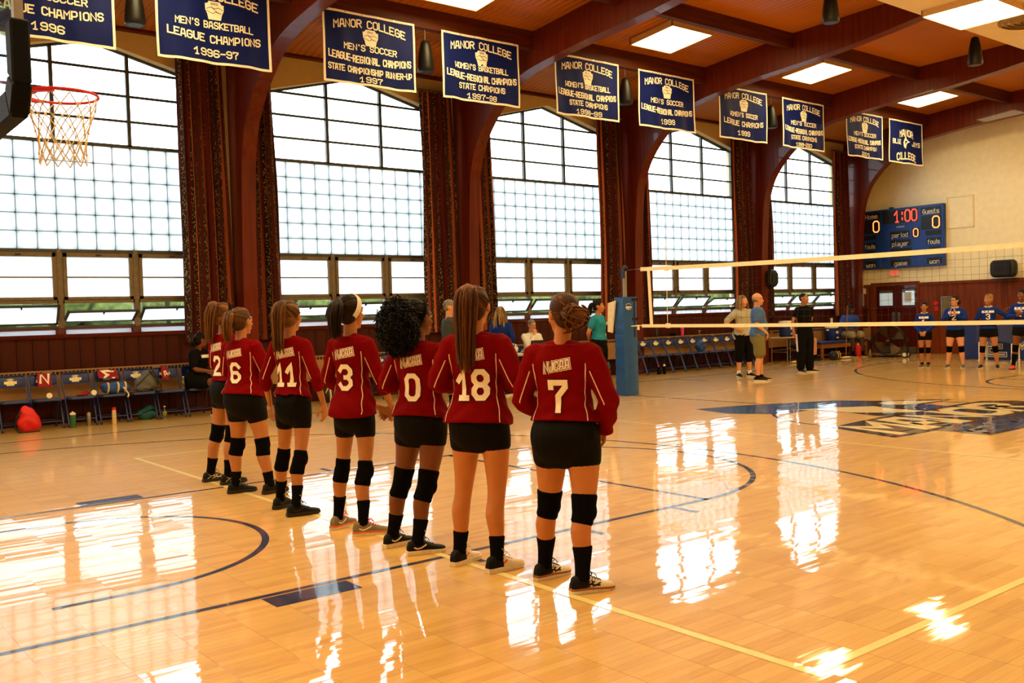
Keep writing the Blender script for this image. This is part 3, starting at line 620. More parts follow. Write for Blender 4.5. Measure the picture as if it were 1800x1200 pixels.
# ------------------------------------------------------------ curtains
m = bpy.data.materials.new('striped_curtain'); m.use_nodes = True; nt = m.node_tree; L = nt.links.new; b = nt.nodes['Principled BSDF']; b.inputs['Roughness'].default_value = .9; b.inputs['Specular IOR Level'].default_value = .15
at = node(nt, 'ShaderNodeAttribute', attribute_name='UVMap'); sx = node(nt, 'ShaderNodeSeparateXYZ'); uv = node(nt, 'ShaderNodeUVMap'); L(uv.outputs[0], sx.inputs[0])
fr = node(nt, 'ShaderNodeMath', operation='FRACT'); L(sx.outputs[0], fr.inputs[0]); rp = node(nt, 'ShaderNodeValToRGB'); rp.color_ramp.interpolation = 'CONSTANT'; L(fr.outputs[0], rp.inputs[0])
stripes = [(0, (70, 26, 22)), (.16, (44, 34, 24)), (.27, (124, 62, 36)), (.36, (54, 24, 18)), (.46, (84, 28, 26)), (.62, (38, 29, 21)), (.72, (170, 92, 56)), (.80, (66, 28, 20)), (.9, (46, 28, 20))]
E_ = rp.color_ramp.elements; E_[0].color = lin(stripes[0][1])+(1,); E_[0].position = 0; E_[1].position = stripes[1][0]; E_[1].color = lin(stripes[1][1])+(1,)
for p, c in stripes[2:]: q = E_.new(p); q.color = lin(c)+(1,)
# cream dots woven along some of the stripes
cx = node(nt, 'ShaderNodeMath', operation='FRACT'); mu = node(nt, 'ShaderNodeMath', operation='MULTIPLY'); mu.inputs[1].default_value = 24; L(sx.outputs[1], mu.inputs[0])
wn = node(nt, 'ShaderNodeTexVoronoi'); mpx = node(nt, 'ShaderNodeMapping'); mpx.inputs['Scale'].default_value = (34, 26, 1); L(uv.outputs[0], mpx.inputs[0]); L(mpx.outputs[0], wn.inputs['Vector']); wn.inputs['Scale'].default_value = 1
lt = node(nt, 'ShaderNodeMath', operation='LESS_THAN'); lt.inputs[1].default_value = .34; L(wn.outputs['Distance'], lt.inputs[0])
r2p = node(nt, 'ShaderNodeValToRGB'); r2p.color_ramp.interpolation = 'CONSTANT'; L(fr.outputs[0], r2p.inputs[0]); ee = r2p.color_ramp.elements; ee[0].color = (0, 0, 0, 1); ee[1].position = .16; ee[1].color = (1, 1, 1, 1)
for p, v in ((.27, 0), (.46, .5), (.50, 0), (.62, 1), (.72, 0), (.9, .6)): q = ee.new(p); q.color = (v, v, v, 1)
mm = node(nt, 'ShaderNodeMath', operation='MULTIPLY'); L(lt.outputs[0], mm.inputs[0]); L(r2p.outputs[0], mm.inputs[1]); m3 = node(nt, 'ShaderNodeMath', operation='MULTIPLY'); m3.inputs[1].default_value = .7; L(mm.outputs[0], m3.inputs[0])
mx = node(nt, 'ShaderNodeMix', data_type='RGBA'); L(m3.outputs[0], mx.inputs[0]); L(rp.outputs[0], mx.inputs[6]); mx.inputs[7].default_value = lin((176, 140, 92))+(1,); L(mx.outputs[2], b.inputs['Base Color']); MATS['striped_curtain'] = m
def curtain(xa0, xb0, xa1, xb1, zb, folds, ph, label):
    """top edge xa0..xb0, bottom edge xa1..xb1"""
    nu, nv = folds*10, 26; V = []; F = []; UV = []
    for s in (0, 1):
        for j in range(nv+1):
            f = j/nv; z = 6.12*(1-f)+zb*f
            for i in range(nu+1):
                u = i/nu; g = f**.8; x = (xa0+(xb0-xa0)*u)*(1-g)+(xa1+(xb1-xa1)*u)*g
                a = .055*(.7+.5*f); q = u*folds*2*math.pi+ph+.5*math.sin(z*1.3+ph)+.8*math.sin(u*7+ph)
                V.append((x+.012*math.sin(q*2), 9.47+a*math.sin(q)*(.8+.4*math.sin(u*11+ph))+s*.006, z)); UV.append((u*folds*.42+ph, z*1.0))
    c = (nu+1)*(nv+1)
    for j in range(nv):
        for i in range(nu):
            q = (j*(nu+1)+i, j*(nu+1)+i+1, (j+1)*(nu+1)+i+1, (j+1)*(nu+1)+i); F += [q[::-1], tuple(c+k for k in q)]
    for i in range(nu):
        for j in (0, nv): k = j*(nu+1)+i; F.append((k, k+1, c+k+1, c+k))
    for j in range(nv):
        for i in (0, nu): k = j*(nu+1)+i; F.append((k, k+nu+1, c+k+nu+1, c+k))
    t = thing('curtain', label, 'curtain', (0, 0, 0), 0, 'striped curtains by the arches')
    o = MB().add(V, F).build('drape', 'striped_curtain', t, smooth=70); ul = o.data.uv_layers.new(name='UVMap'); li = np.empty(len(o.data.loops), int); o.data.loops.foreach_get('vertex_index', li)
    ul.data.foreach_set('uv', np.array(UV)[li].ravel())
    MB().tube([(xa0-.05, 9.47, 6.14), (xb0+.05, 9.47, 6.14)], .016, 8).build('rail', 'bar_steel', t)
    return t
for k, cx in enumerate(COLX):
    if k == 0: continue
    wh = ['', 'first', 'second', 'third', 'fourth', 'fifth'][k]
    curtain(cx-1.10, cx-.30, cx-1.10, cx-.20, 1.21, 6, k*1.1, 'dark striped floor length curtain on the window side left of the %s timber arch' % wh)
    if k < 5: curtain(cx+.15, cx+.62, cx+.15, cx+.72, 1.21, 4, k*2.3+.5, 'dark striped curtain hanging close on the right of the %s timber arch' % wh)
# ------------------------------------------------------------ folding chairs
mat('chair_blue', (15, 38, 100), .32, .25, var=.08, spec=.6); mat('chair_seat', (22, 48, 104), .38, var=.06, spec=.5); mat('chair_cream', (228, 220, 178), .6); mat('chair_foot', (14, 14, 16), .6)
def chair_proto():
    t = thing('folding_chair', 'x', 'chair')
    # local: faces -y (toward the court); back at +y
    for s in (-1, 1):
        x = s*.203
        f = MB().tube([(x, -.20, .0), (x, -.02, .43), (x, .11, .66), (x, .15, .74)], .0125, 8); f.build('front_leg', 'chair_blue', t, smooth=True)
        f = MB().tube([(x*.93, .24, .0), (x*.93, .05, .40), (x*.93, .0, .44)], .0115, 8); f.build('rear_leg', 'chair_blue', t, smooth=True)
        MB().tube([(x, -.203, -.0), (x, -.195, .03)], .016, 8).build('foot_cap', 'chair_foot', t); MB().tube([(x*.93, .243, .0), (x*.93, .23, .03)], .015, 8).build('foot_cap', 'chair_foot', t)
    MB().tube([(-.203, -.155, .11), (.203, -.155, .11)], .008, 8).build('stretcher', 'chair_blue', t, smooth=True); MB().tube([(-.2, .19, .11), (.2, .19, .11)], .008, 8).build('stretcher', 'chair_blue', t, smooth=True)
    MB().tube(crv([(-.203, .15, .74), (-.195, .165, .79), (-.155, .172, .815), (.155, .172, .815), (.195, .165, .79), (.203, .15, .74)], 3), .0125, 8).build('back_frame', 'chair_blue', t, smooth=True)
    pts = crv([(-.194, .66), (-.194, .75), (-.17, .800), (-.1, .812), (0, .815), (.1, .812), (.17, .800), (.194, .75), (.194, .66), (.1, .645), (0, .64), (-.1, .645), (-.194, .66)], 3)[:-1]
    cy = lambda x, z: .145+(z-.66)*.16+.03*(1-(x/.2)**2)
    n = len(pts); V = [(x, cy(x, z)-.008, z) for x, z in pts]+[(x, cy(x, z)+.008, z) for x, z in pts]+[(0, cy(0, .73)-.009, .73), (0, cy(0, .73)+.009, .73)]
    bk = MB().add(V, [(i, (i+1) % n, 2*n)[::-1] for i in range(n)]+[(n+i, n+(i+1) % n, 2*n+1) for i in range(n)]+[(i, (i+1) % n, n+(i+1) % n, n+i) for i in range(n)]).build('backrest', 'chair_blue', t, smooth=50)
    mp = lambda u, v: (u, cy(u, .722+v)-.0115, .722+v)
    mp2 = lambda u, v: (u, cy(u, .722+v)-.0135, .722+v)
    eb = MB()
    for pts in ([(-.115, -.022), (.115, -.022), (.115, .02), (-.115, .02)], [(-.05, -.045), (.05, -.045), (.06, -.02), (-.06, -.02)]): eb.add([mp(*p) for p in pts], [(0, 1, 2, 3)])
    r_ = [(.06*math.cos(a), .015+.055*math.sin(a)) for a in np.linspace(0, math.pi, 13)]; eb.add([mp(*p) for p in r_], [tuple(range(13))]); eb.build('emblem', 'chair_cream', bk)
    flat(text_strokes('MANOR COLLEGE', .026, .205), .0065, mp2).build('emblem_lettering', 'chair_blue', bk); q = flat([[(.045*math.cos(a), .022+.042*math.sin(a)) for a in np.linspace(.15, math.pi-.15, 12)], [(-.04, .03), (0, .036), (.04, .03)], [(-.015, .062), (0.005, .025)]], .008, mp2); q.build('emblem_lettering', 'chair_blue', bk)
    st = MB(); pr = [(-.192, -.19), (-.194, -.05), (-.18, .16), (.18, .16), (.194, -.05), (.192, -.19), (.16, -.225), (-.16, -.225)]
    z = lambda y: .435-.02*(y+.2)+.004
    V = [(x, y, z(y)) for x, y in pr]+[(x*.97, y*.97, z(y)+.022) for x, y in pr]+[(x, y, z(y)-.014) for x, y in pr]; n = 8
    st.add(V, [tuple(range(n, 2*n)), tuple(range(2*n, 3*n))[::-1]]+[(i, (i+1) % n, n+(i+1) % n, n+i) for i in range(n)]+[(2*n+i, 2*n+(i+1) % n, (i+1) % n, i) for i in range(n)]); st.build('seat', 'chair_seat', t, smooth=30)
    return t
ch0 = chair_proto(); used = [0]
def chair(x, label, y=9.02, rz=0, group='blue folding chairs along the window wall'):
    o = ch0 if not used[0] else copy_tree(ch0); used[0] += 1; o.location = (x, y, 0); o.rotation_euler.z = rz; tag(o, label, group=group); return o
LX = [-9.36, -8.92, -8.44, -7.97, -7.51, -7.05, -6.58]
for x, q in zip(LX, ('blue folding chair cut off by the left frame edge behind the red backpack', 'blue folding chair with a maroon towel lettered N over its back', 'blue folding chair with bare crest, a maroon cloth and cup on its seat', 'blue folding chair with a maroon towel lettered M and a blue bag on it', 'blue folding chair holding the grey mesh backpack', 'blue folding chair with a narrow maroon towel over its back', 'blue folding chair under the seated woman in black')): chair(x, q, rz=.0)
chair(-2.92, 'single blue folding chair seen between players three and zero', rz=.1)
RX = [3.92+.452*i for i in range(11)]
for i, x in enumerate(RX): chair(x, 'blue folding chair under the navy backpack' if i == 5 else 'empty blue folding chair with cream crest, %s from the padded net post' % nth[i] if i < 10 else 'blue folding chair mostly hidden behind the woman in grey', rz=-.04)
# ------------------------------------------------------------ hoop
mat('hoop_red', (206, 24, 22), .4, .1); mat('pad_navy', (7, 9, 16), .7, var=.1, spec=.12); mat('net_white', (226, 212, 180), .8); glass_mat('board_glass', False, (.72, .9, .93), .14)
t = thing('basketball_hoop', 'red basketball rim with rope net on a padded glass backboard at left', 'basketball hoop', (-11.08, 0, 0))
MB().box(-.01, .01, -.73, .73, 2.92, 3.95).build('backboard', 'board_glass', t)
f = MB()
for s in (-1, 1): f.box(-.03, .02, s*.705-.035, s*.705+.035, 3.0, 3.98)
f.box(-.03, .02, -.74, .74, 3.93, 3.98); f.box(-.03, .02, -.73, .73, 2.92, 2.98); f.build('frame', 'grey_metal', t)
prof = [(-.75, 3.30), (-.75, 2.92), (-.64, 2.755), (.64, 2.755), (.75, 2.92), (.75, 3.30), (.61, 3.30), (.61, 3.0), (.53, 2.93), (-.53, 2.93), (-.61, 3.0), (-.61, 3.30)]
for a in ((0, 1, 10, 11), (1, 2, 9, 10), (2, 3, 8, 9), (3, 4, 7, 8), (4, 5, 6, 7)): MB().prism([prof[i] for i in a], 0, -.055, .05).build('edge_pad', 'pad_navy', t, bevel=.012)
R = .2286; rim = MB(); V, F = sweep([(.38+R*math.cos(a), R*math.sin(a), 3.05) for a in np.linspace(0, 2*math.pi, 41)[:-1]], [.0095]*40, 8, closed=True); rim.add(V, F); rim.build('rim', 'hoop_red', t, smooth=True)
b_ = MB().box(.03, .17, -.075, .075, 3.02, 3.055).box(.02, .05, -.085, .085, 2.94, 3.09); b_.prism([(.17, -.075), (.30, -.19), (.27, -.21), (.03, -.12)], 2, 3.03, 3.05); b_.prism([(.17, .075), (.30, .19), (.27, .21), (.03, .12)], 2, 3.03, 3.05)
for s in (-1, 1): b_.prism([(.05, 2.95), (.22, 3.035), (.22, 3.05), (.05, 3.05)], 1, s*.075-.006, s*.075+.006)
b_.build('bracket', 'hoop_red', t)
n_ = MB(); lev = [(3.035, .222), (2.96, .205), (2.885, .18), (2.81, .158), (2.735, .145), (2.665, .142), (2.60, .146)]
for i in range(12):
    for s in (-1, 1):
        p = [(.38+r*math.cos(a), r*math.sin(a), z+rnd.uniform(-.008, .008)) for k, (z, r) in enumerate(lev) for a in [(i+s*.5*k)*2*math.pi/12]]; n_.tube(crv(p, 3), .0042, 5)
    a = (i+.5*6)*2*math.pi/12; 
    for k, (z, r) in enumerate(lev[1:-1]):
        aa = (i+.5*(k+1))*2*math.pi/12; V, F = ellipsoid((.38+r*math.cos(aa), r*math.sin(aa), z), (.009, .009, .012), n=6, m=4); n_.add(V, F)
n_.build('rope_net', 'net_white', t)
MB().tube([(-.02, 0, 3.5), (-1.6, 0, 4.6)], .05, 10).build('support_arm', 'grey_metal', t); MB().tube([(-.02, .5, 3.9), (-2.2, .5, 7.2)], .04, 10).build('support_arm', 'grey_metal', t); MB().tube([(-.02, -.5, 3.9), (-2.2, -.5, 7.2)], .04, 10).build('support_arm', 'grey_metal', t)
# ------------------------------------------------------------ volleyball net and post
mat('tape_cream', (246, 234, 200), .75, var=.05, scale=10); mat('cord_dark', (50, 44, 36), .8); mat('pad_blue', (28, 78, 142), .32, var=.12, scale=5, spec=.5); mat('strap_black', (14, 14, 14), .7); mat('antenna_cream', (232, 214, 176), .5); mat('antenna_red', (200, 80, 60), .5)
Y0, Y1 = 5.02, -5.0
def zt(y): f = (y-Y1)/(Y0-Y1); return 2.215+.05*abs(2*f-1)**2+.03*f
def zb(y): f = (y-Y1)/(Y0-Y1); return 1.262+.02*abs(2*f-1)**2
t = thing('volleyball_net', 'volleyball net with cream top and bottom tapes stretched across the court', 'net', (0, 0, 0))
ys = np.linspace(Y0, Y1, 40)
for nm, fz, d in (('top_tape', zt, -.068), ('bottom_tape', zb, -.055)):
    V = []; F = []
    for y in ys: V += [(-.005, y, fz(y)), (.005, y, fz(y)), (.005, y, fz(y)+d), (-.005, y, fz(y)+d)]
    for i in range(len(ys)-1):
        for j in range(4): F.append((i*4+j, i*4+(j+1) % 4, i*4+4+(j+1) % 4, i*4+4+j))
    F += [(0, 1, 2, 3), tuple(len(V)-4+j for j in (3, 2, 1, 0))]; MB().add(V, F).build(nm, 'tape_cream', t)
m = MB()
yy = np.arange(4.72, -4.95, -.105)
for y in yy: m.tube([(0, y, zt(y)-.06), (0, y+.004, zb(y))], .0015, 4)
for k in range(1, 9):
    m.tube([(0, y, zt(y)-.065+(zb(y)-zt(y)+.065)*k/9+.004*math.sin(y*9)) for y in np.linspace(4.82, -4.95, 60)], .0015, 4)
m.build('mesh_cords', 'cord_dark', t)['kind'] = 'stuff'
MB().prism([(4.86, zt(4.86)-.06), (4.80, zt(4.8)-.06), (4.76, zb(4.76)), (4.82, zb(4.82))], 0, -.006, .006).build('side_tape', 'tape_cream', t)
for y in (4.40,):
    MB().tube([(-.012, y, zb(y)-.0), (-.012, y, zt(y)+.36)], .005, 6).build('antenna', 'antenna_cream', t); 
    for z in (zt(y)-.05, zb(y)-.03): MB().box(-.02, .02, y-.045, y+.045, z-.035, z+.045).build('antenna_clamp', 'tape_cream', t, bevel=.006)
MB().tube([(0, 5.02, zt(5)-.02), (0, 5.36, 2.26)], .003, 6).build('cable', 'grey_metal', t); MB().tube([(0, 5.02, zb(5)-.02), (0, 5.3, 1.25)], .012, 6).build('tie_strap', 'tape_cream', t)
for fz, d in ((zt, -.034), (zb, -.028)): MB().lathe([(.012, -.006), (.022, -.006), (.022, .006), (.012, .006)], 12, (0, 5.035, fz(5)+d)).build('grommet', 'grey_metal', t)
t = thing('net_post', 'blue padded volleyball net post with black straps at the far sideline', 'net post', (0, 5.42, 0), math.radians(-7))
pz = []
V = []; F = []; hw, hd = .155, .13; N = 44
ring = [(-hw, -hd), (-hw+.02, -hd-.015), (0, -hd-.018), (hw-.02, -hd-.015), (hw, -hd), (hw, hd), (-hw, hd)]; k = len(ring)
for i in range(N+1):
    z = .005+1.775*i/N
    for x, y in ring:
        wr = .006*math.sin(z*38+x*22+y*15)*(1 if z < 1.35 else .4)+.004*math.sin(z*71+x*40); V.append((x+wr*np.sign(x), y+(wr if y < 0 else 0), z))
for i in range(N):
    for j in range(k): F.append((i*k+j, i*k+(j+1) % k, (i+1)*k+(j+1) % k, (i+1)*k+j))
F += [tuple(range(k))[::-1], tuple(N*k+j for j in range(k))]; pd = MB().add(V, F).build('pad', 'pad_blue', t, smooth=40)
MB().tube([(0, 0, .0), (0, 0, 2.30)], .038, 14).build('pole', 'grey_metal', t, smooth=True)
MB().lathe([(0, -.02), (.05, -.02), (.058, -.012), (.045, 0), (.058, .012), (.05, .02), (0, .02)], 18).build('pulley', 'black_plastic', t).matrix_local = Matrix.Translation((0, -.02, 2.30)) @ Matrix.Rotation(math.pi/2, 4, 'Y')
MB().box(-.05, -.03, -.05, .05, 2.12, 2.30).build('winch_plate', 'black_plastic', t)
for z in (1.73, 1.38): MB().box(.03, hw+.012, -hd-.026, -hd-.012, z-.025, z+.025).box(hw+.0, hw+.012, -hd-.026, .06, z-.025, z+.025).build('strap', 'strap_black', t)
MB().box(.075, .095, -hd-.023, -hd-.014, 1.05, 1.76).build('seam_strip', 'strap_black', t); MB().box(hw-.02, hw+.012, -hd-.05, -hd+.03, 1.18, 1.27).build('tension_strap', 'tape_cream', t)
lf = lambda u, v: (-hw-.008, -u, 1.62+v)
lg = lambda u, v: (u-.05, -hd-.024, 1.60+v)
flat(text_strokes('Jaypro', .04, .13), .009, lg).build('maker_mark', 'tape_cream', pd); flat([[(-.06, .045), (0, .062), (.06, .045)], [(-.05, -.04), (.0, -.05), (.05, -.04)]], .006, lg).build('maker_mark', 'tape_cream', pd)
o = copy_tree(t); o.location = (0, -5.42, 0); o.rotation_euler.z = math.radians(173); tag(o, 'second blue padded net post at the right hand sideline of the court')
t = tag(MB().prism([(-.10, 1.72), (.09, 1.68), (.11, 1.16), (.0, 1.14)], 0, -.145, -.105).build('hanging_towel', 'net_white', bevel=.006), 'cream towel hanging on the window side of the padded net post', 'towel'); t.location = (-.06, 5.58, 0)
# ------------------------------------------------------------ people
SKIN = {'fair': (172, 114, 74), 'tan': (186, 118, 72), 'pink': (206, 146, 106), 'olive': (166, 106, 66), 'brown': (112, 62, 34), 'dark': (74, 44, 28)}
for k, c in SKIN.items(): mat('skin_'+k, c, .5, var=.06, scale=14, spec=.35)
HAIR = {'blond': (184, 146, 92), 'lightbrown': (128, 84, 44), 'brown': (72, 44, 26), 'darkbrown': (48, 30, 20), 'black': (11, 9, 8), 'auburn': (118, 70, 36), 'grey': (150, 138, 124)}
for k, c in HAIR.items(): mat('hair_'+k, c, .5, c2=tuple(int(v*.5) for v in c), scale=18, stretch=(3, 3, .5), island=k != 'grey', spec=.14)
mat('jersey_red', (112, 3, 6), .8, var=.08, scale=60, bump=.15, spec=.04); mat('jersey_blue', (16, 44, 124), .7, var=.08, scale=60, spec=.08); mat('spandex', (13, 11, 10), .7, var=.1, scale=50, spec=.08); mat('sock_black', (11, 10, 12), .9, var=.1, scale=80, spec=.05)
mat('pad_black', (9, 8, 8), .85, var=.1, scale=60, spec=.04); mat('number_white', (248, 240, 236), .7, var=.03, spec=.1); mat('number_dark', (30, 8, 10), .7); mat('piping', (230, 206, 186), .6); mat('sock_mark', (176, 160, 112), .7)
mat('eye_white', (230, 225, 215), .3); mat('iris_dark', (40, 26, 18), .2); mat('lip', (176, 90, 80), .45); mat('cloth_black', (15, 14, 14), .85, var=.1, scale=40, spec=.06); mat('cloth_grey', (170, 164, 142), .8, var=.06, scale=30); mat('polo_blue', (64, 98, 152), .8, var=.08, scale=40)
mat('polo_teal', (0, 128, 152), .7, var=.06, scale=40); mat('khaki', (112, 104, 60), .85, var=.08, scale=30); mat('khaki_pale', (142, 128, 92), .85, var=.08, scale=30); mat('cloth_white', (228, 222, 210), .8, var=.04); mat('shirt_red', (196, 26, 26), .7, var=.06); mat('tee_blue', (24, 70, 170), .75, var=.06); mat('jacket', (38, 44, 46), .8, var=.1)
mat('shoe_black', (15, 14, 13), .6, var=.1, scale=50, spec=.15); mat('shoe_grey', (120, 104, 76), .65, var=.1, scale=60); mat('shoe_white', (222, 206, 178), .55, var=.05); mat('sole_white', (216, 206, 184), .6); mat('sole_orange', (226, 110, 62), .5); mat('sole_black', (24, 24, 24), .6); mat('lace_pink', (230, 70, 100), .6); mat('gum', (150, 92, 52), .6); mat('lace_black', (16, 16, 16), .7); mat('shoe_red', (220, 60, 50), .5); mat('shoe_olive', (70, 74, 60), .6)
def rotz(a): c, s = math.cos(a), math.sin(a); return np.array([[c, -s, 0], [s, c, 0], [0, 0, 1.]])
def rotx(a): c, s = math.cos(a), math.sin(a); return np.array([[1., 0, 0], [0, c, -s], [0, s, c]])
def roty(a): c, s = math.cos(a), math.sin(a); return np.array([[c, 0, s], [0, 1., 0], [-s, 0, c]])
FT = [(.77, .150, .108, -.004), (.82, .172, .122, -.014), (.88, .178, .124, -.016), (.94, .168, .110, -.004), (1.0, .148, .094, .003), (1.06, .132, .086, .004), (1.13, .130, .087, .004), (1.20, .138, .097, .004), (1.28, .148, .105, .002), (1.335, .150, .100, -.004), (1.368, .134, .090, -.010), (1.395, .104, .078, -.015), (1.418, .070, .064, -.016), (1.44, .056, .055, -.014)]
MT = [(.77, .145, .108, -.004), (.82, .162, .120, -.010), (.88, .168, .122, -.010), (.94, .162, .115, -.002), (1.0, .156, .112, .005), (1.06, .152, .112, .008), (1.13, .154, .110, .006), (1.20, .164, .114, .004), (1.28, .176, .118, .002), (1.335, .178, .108, -.004), (1.37, .158, .096, -.010), (1.40, .118, .082, -.015), (1.425, .080, .068, -.016), (1.45, .064, .06, -.014)]
THR = [(0, .092), (.2, .091), (.45, .079), (.7, .066), (.9, .056), (1, .054)]; SHR = [(0, .054), (.12, .053), (.3, .057), (.5, .050), (.75, .038), (.92, .034), (1, .036)]
def interp(tb, t): return float(np.interp(t, [a for a, _ in tb], [b for _, b in tb]))
class Body:
    def __init__(s, pos, face, h, female=True, w=1., lw=1., aw=1., feet=None, elbows=None, wrists=None, hip=(0, 0), hipz=None, lean=0, head=(0, 0), knees=None, belly=0):
        s.pos, s.h, s.k = pos, h, h/1.70; s.rz = math.radians(face-90); s.female, s.w, s.lw, s.aw = female, w, lw, aw; s.belly = belly
        s.hip = np.array([hip[0], hip[1], 0]); s.dz = 0 if hipz is None else hipz-.88; s.lean = math.radians(lean)
        s.tab = FT if female else MT; s.hy, s.hp = math.radians(head[0]), math.radians(head[1])
        s.ank = []; s.toe = []
        R = rotz(-s.rz)
        for i, f in enumerate(feet):   # world heel, world toe (metres) or local ('l', x, y, degrees)
            if f[0] == 'l': s.ank.append(np.array([f[1], f[2], f[4] if len(f) > 4 else .075])); s.toe.append(math.radians(f[3]))
            else:
                hl = R@np.array([f[0]-pos[0], f[1]-pos[1], 0]); to = R@np.array([f[2]-pos[0], f[3]-pos[1], 0]); d = nrm(to-hl); a = (hl+d*.075*s.k)/s.k
                s.ank.append(np.array([a[0], a[1], .075])); s.toe.append(math.atan2(-d[0], d[1]))
        s.hj = [s.T((sx*.088*(1+(w-1)*.6), -.002, .87)) for sx in (-1, 1)]
        s.kn = []
        for i in range(2):
            if knees: s.kn.append(np.array(knees[i], float))
            else:
                m = s.hj[i]*.47+s.ank[i]*.53; s.kn.append(m+np.array([-math.sin(s.toe[i])*.012, math.cos(s.toe[i])*.016, 0]))
        sw = .152 if female else .178; s.hs = 1.06
        s.sh = [s.T((sx*(sw+(w-1)*.10), -.008, 1.345)) for sx in (-1, 1)]
        s.el = [np.array(e, float) for e in elbows]; s.wr = [np.array(e, float) for e in wrists]
        nb = s.T((0, -.012, 1.43)); s.nb = nb; up = s.T((0, -.012, 1.53))-nb; s.hc = nb+nrm(up)*.147+np.array([0, .022, 0]); s.HR = rotz(s.hy)@rotx(-s.hp)
    def T(s, p):
        p = np.array(p, float)-np.array([0, 0, .88]); return rotx(-s.lean)@p+np.array([0, 0, .88+s.dz])+s.hip
    def H(s, p): return s.hc+s.HR@(np.asarray(p, float)*s.hs)
    def torso(s, z0, z1, infl, flare=0, cap=2):
        pts = []; rad = []
        zs = [z0]+[t[0] for t in s.tab if z0 < t[0] < z1]+[z1]
        for z in zs:
            hx, hd, cy = (float(np.interp(z, [t[0] for t in s.tab], [t[i] for t in s.tab])) for i in (1, 2, 3))
            ww = s.w if z < 1.36 else 1+(s.w-1)*.4; bl = s.belly*math.exp(-((z-1.06)/.13)**2)
            fl_ = flare*max(0, (1.12-z)/.2)
            pts.append(s.T((0, cy+bl*.5, z))); rad.append((hx*ww+infl+fl_, hd*(1+(s.w-1)*.9)+infl+bl*.5+fl_))
        P = crv(np.hstack([pts, rad]), 3); return sweep(P[:, :3], [tuple(r) for r in P[:, 3:]], 22, ref=(1, 0, 0), ex=.86, cap=cap)
    def leg(s, i, t0, t1, infl, n=14, seg=16, cap=2):
        """t in 0..1 thigh, 1..2 shank"""
        P = []; R = []; K, A, J = s.kn[i], s.ank[i], s.hj[i]; bk = nrm(np.cross(np.cross(A-K, [math.cos(s.toe[i]), math.sin(s.toe[i]), 0]), A-K))
        fw = np.array([-math.sin(s.toe[i]), math.cos(s.toe[i]), 0])
        for t in np.linspace(t0, t1, n):
            if t < 1: p = J+(K-J)*t; r = interp(THR, t)*s.lw; p = p+fw*.012*math.sin(math.pi*t)
            else: u = t-1; p = K+(A-K)*u; r = interp(SHR, u)*(.5+.5*s.lw); p = p-fw*.016*math.exp(-((u-.3)/.2)**2)
            P.append(p); R.append(r+(infl(t) if callable(infl) else infl))
        return sweep(P, R, seg, ref=(1, 0, 0), cap=cap)
    def arm(s, i, t0, t1, infl, n=12, seg=12, cap=2):
        S, E, W = s.sh[i], s.el[i], s.wr[i]; P = []; R = []
        tb = [(0, .050), (.3, .047), (.7, .040), (1, .036), (1.2, .039), (1.6, .031), (2, .024)]
        for t in np.linspace(t0, t1, n):
            p = S+(E-S)*t if t < 1 else E+(W-E)*(t-1)
            P.append(p); R.append(interp(tb, t)*s.aw+(infl(t) if callable(infl) else infl))
        P = np.array(P)
        if n > 6: P[1:-1] = P[1:-1]*.6+(P[:-2]+P[2:])*.2
        return sweep(P, R, seg, cap=cap)
    def trap(s, i, g): sx = -1 if i == 0 else 1; return sweep(crv([s.T((sx*.012, -.018, 1.392)), s.T((sx*.062, -.018, 1.380)), s.T((sx*.11, -.014, 1.360)), s.sh[i]], 3), [q+g for q in np.linspace(.034, .046*s.aw, 10)], 12)
    def armpt(s, i, t): S, E, W = s.sh[i], s.el[i], s.wr[i]; return S+(E-S)*t if t < 1 else E+(W-E)*(t-1)
    def body_parts(s):
        A = [s.torso(.775, 1.34, -.007)]; f = s.female
        for i in range(2):
            sx = -1 if i == 0 else 1
            A += [s.leg(i, -.05, 1.98, 0, 22), s.arm(i, -.02, 2.0, 0, 16)]
            A.append(ellipsoid(s.T((sx*.076*s.w, -.048, .885)), (.080*s.w, .068, .084)))
            A.append(ellipsoid(s.sh[i], (.048*s.aw, .050*s.aw, .050*s.aw))); A.append(s.trap(i, 0))
            if f: A.append(ellipsoid(s.T((sx*.072*s.w, .072, 1.265)), (.066*s.w, .05*s.w, .062)))
            fw = np.array([-math.sin(s.toe[i]), math.cos(s.toe[i]), 0]); a = s.ank[i]; dn = np.array([0, 0, -.045])
            A.append(sweep([a-fw*.03+dn*.7, a+fw*.04+dn*.6, a+fw*.12+dn], [.03, .032, .022], 10))
        hc = s.hc; nr = .051 if f else .060
        A.append(sweep([s.T((0, -.018, 1.35)), s.T((0, -.016, 1.39)), s.nb, s.H((0, -.012, -.04))], [nr+.022, nr+.004, nr-.002, nr], 14))
        HRm = s.HR; el = lambda c, r: A.append(ellipsoid(s.H(c), tuple(q*s.hs for q in r), HRm, 16, 11))
        el((0, -.016, .03), (.073, .092, .084)); el((0, .022, -.022), (.060, .064, .078)); el((0, .030, -.066), (.047, .052, .043)); el((0, .066, -.094), (.024, .020, .018)); el((0, .066, .028), (.052, .022, .020))
        for q in (-1, 1): el((q*.034, .060, -.024), (.022, .022, .022)); el((q*.077, -.004, -.004), (.010, .018, .031))
        A.append(sweep([s.H((0, .080, .014)), s.H((0, .098, -.012)), s.H((0, .106, -.028))], [.007, .011, .0135], 8)); el((0, .094, -.033), (.018, .012, .009)); el((0, .082, -.060), (.023, .012, .011))
        return A
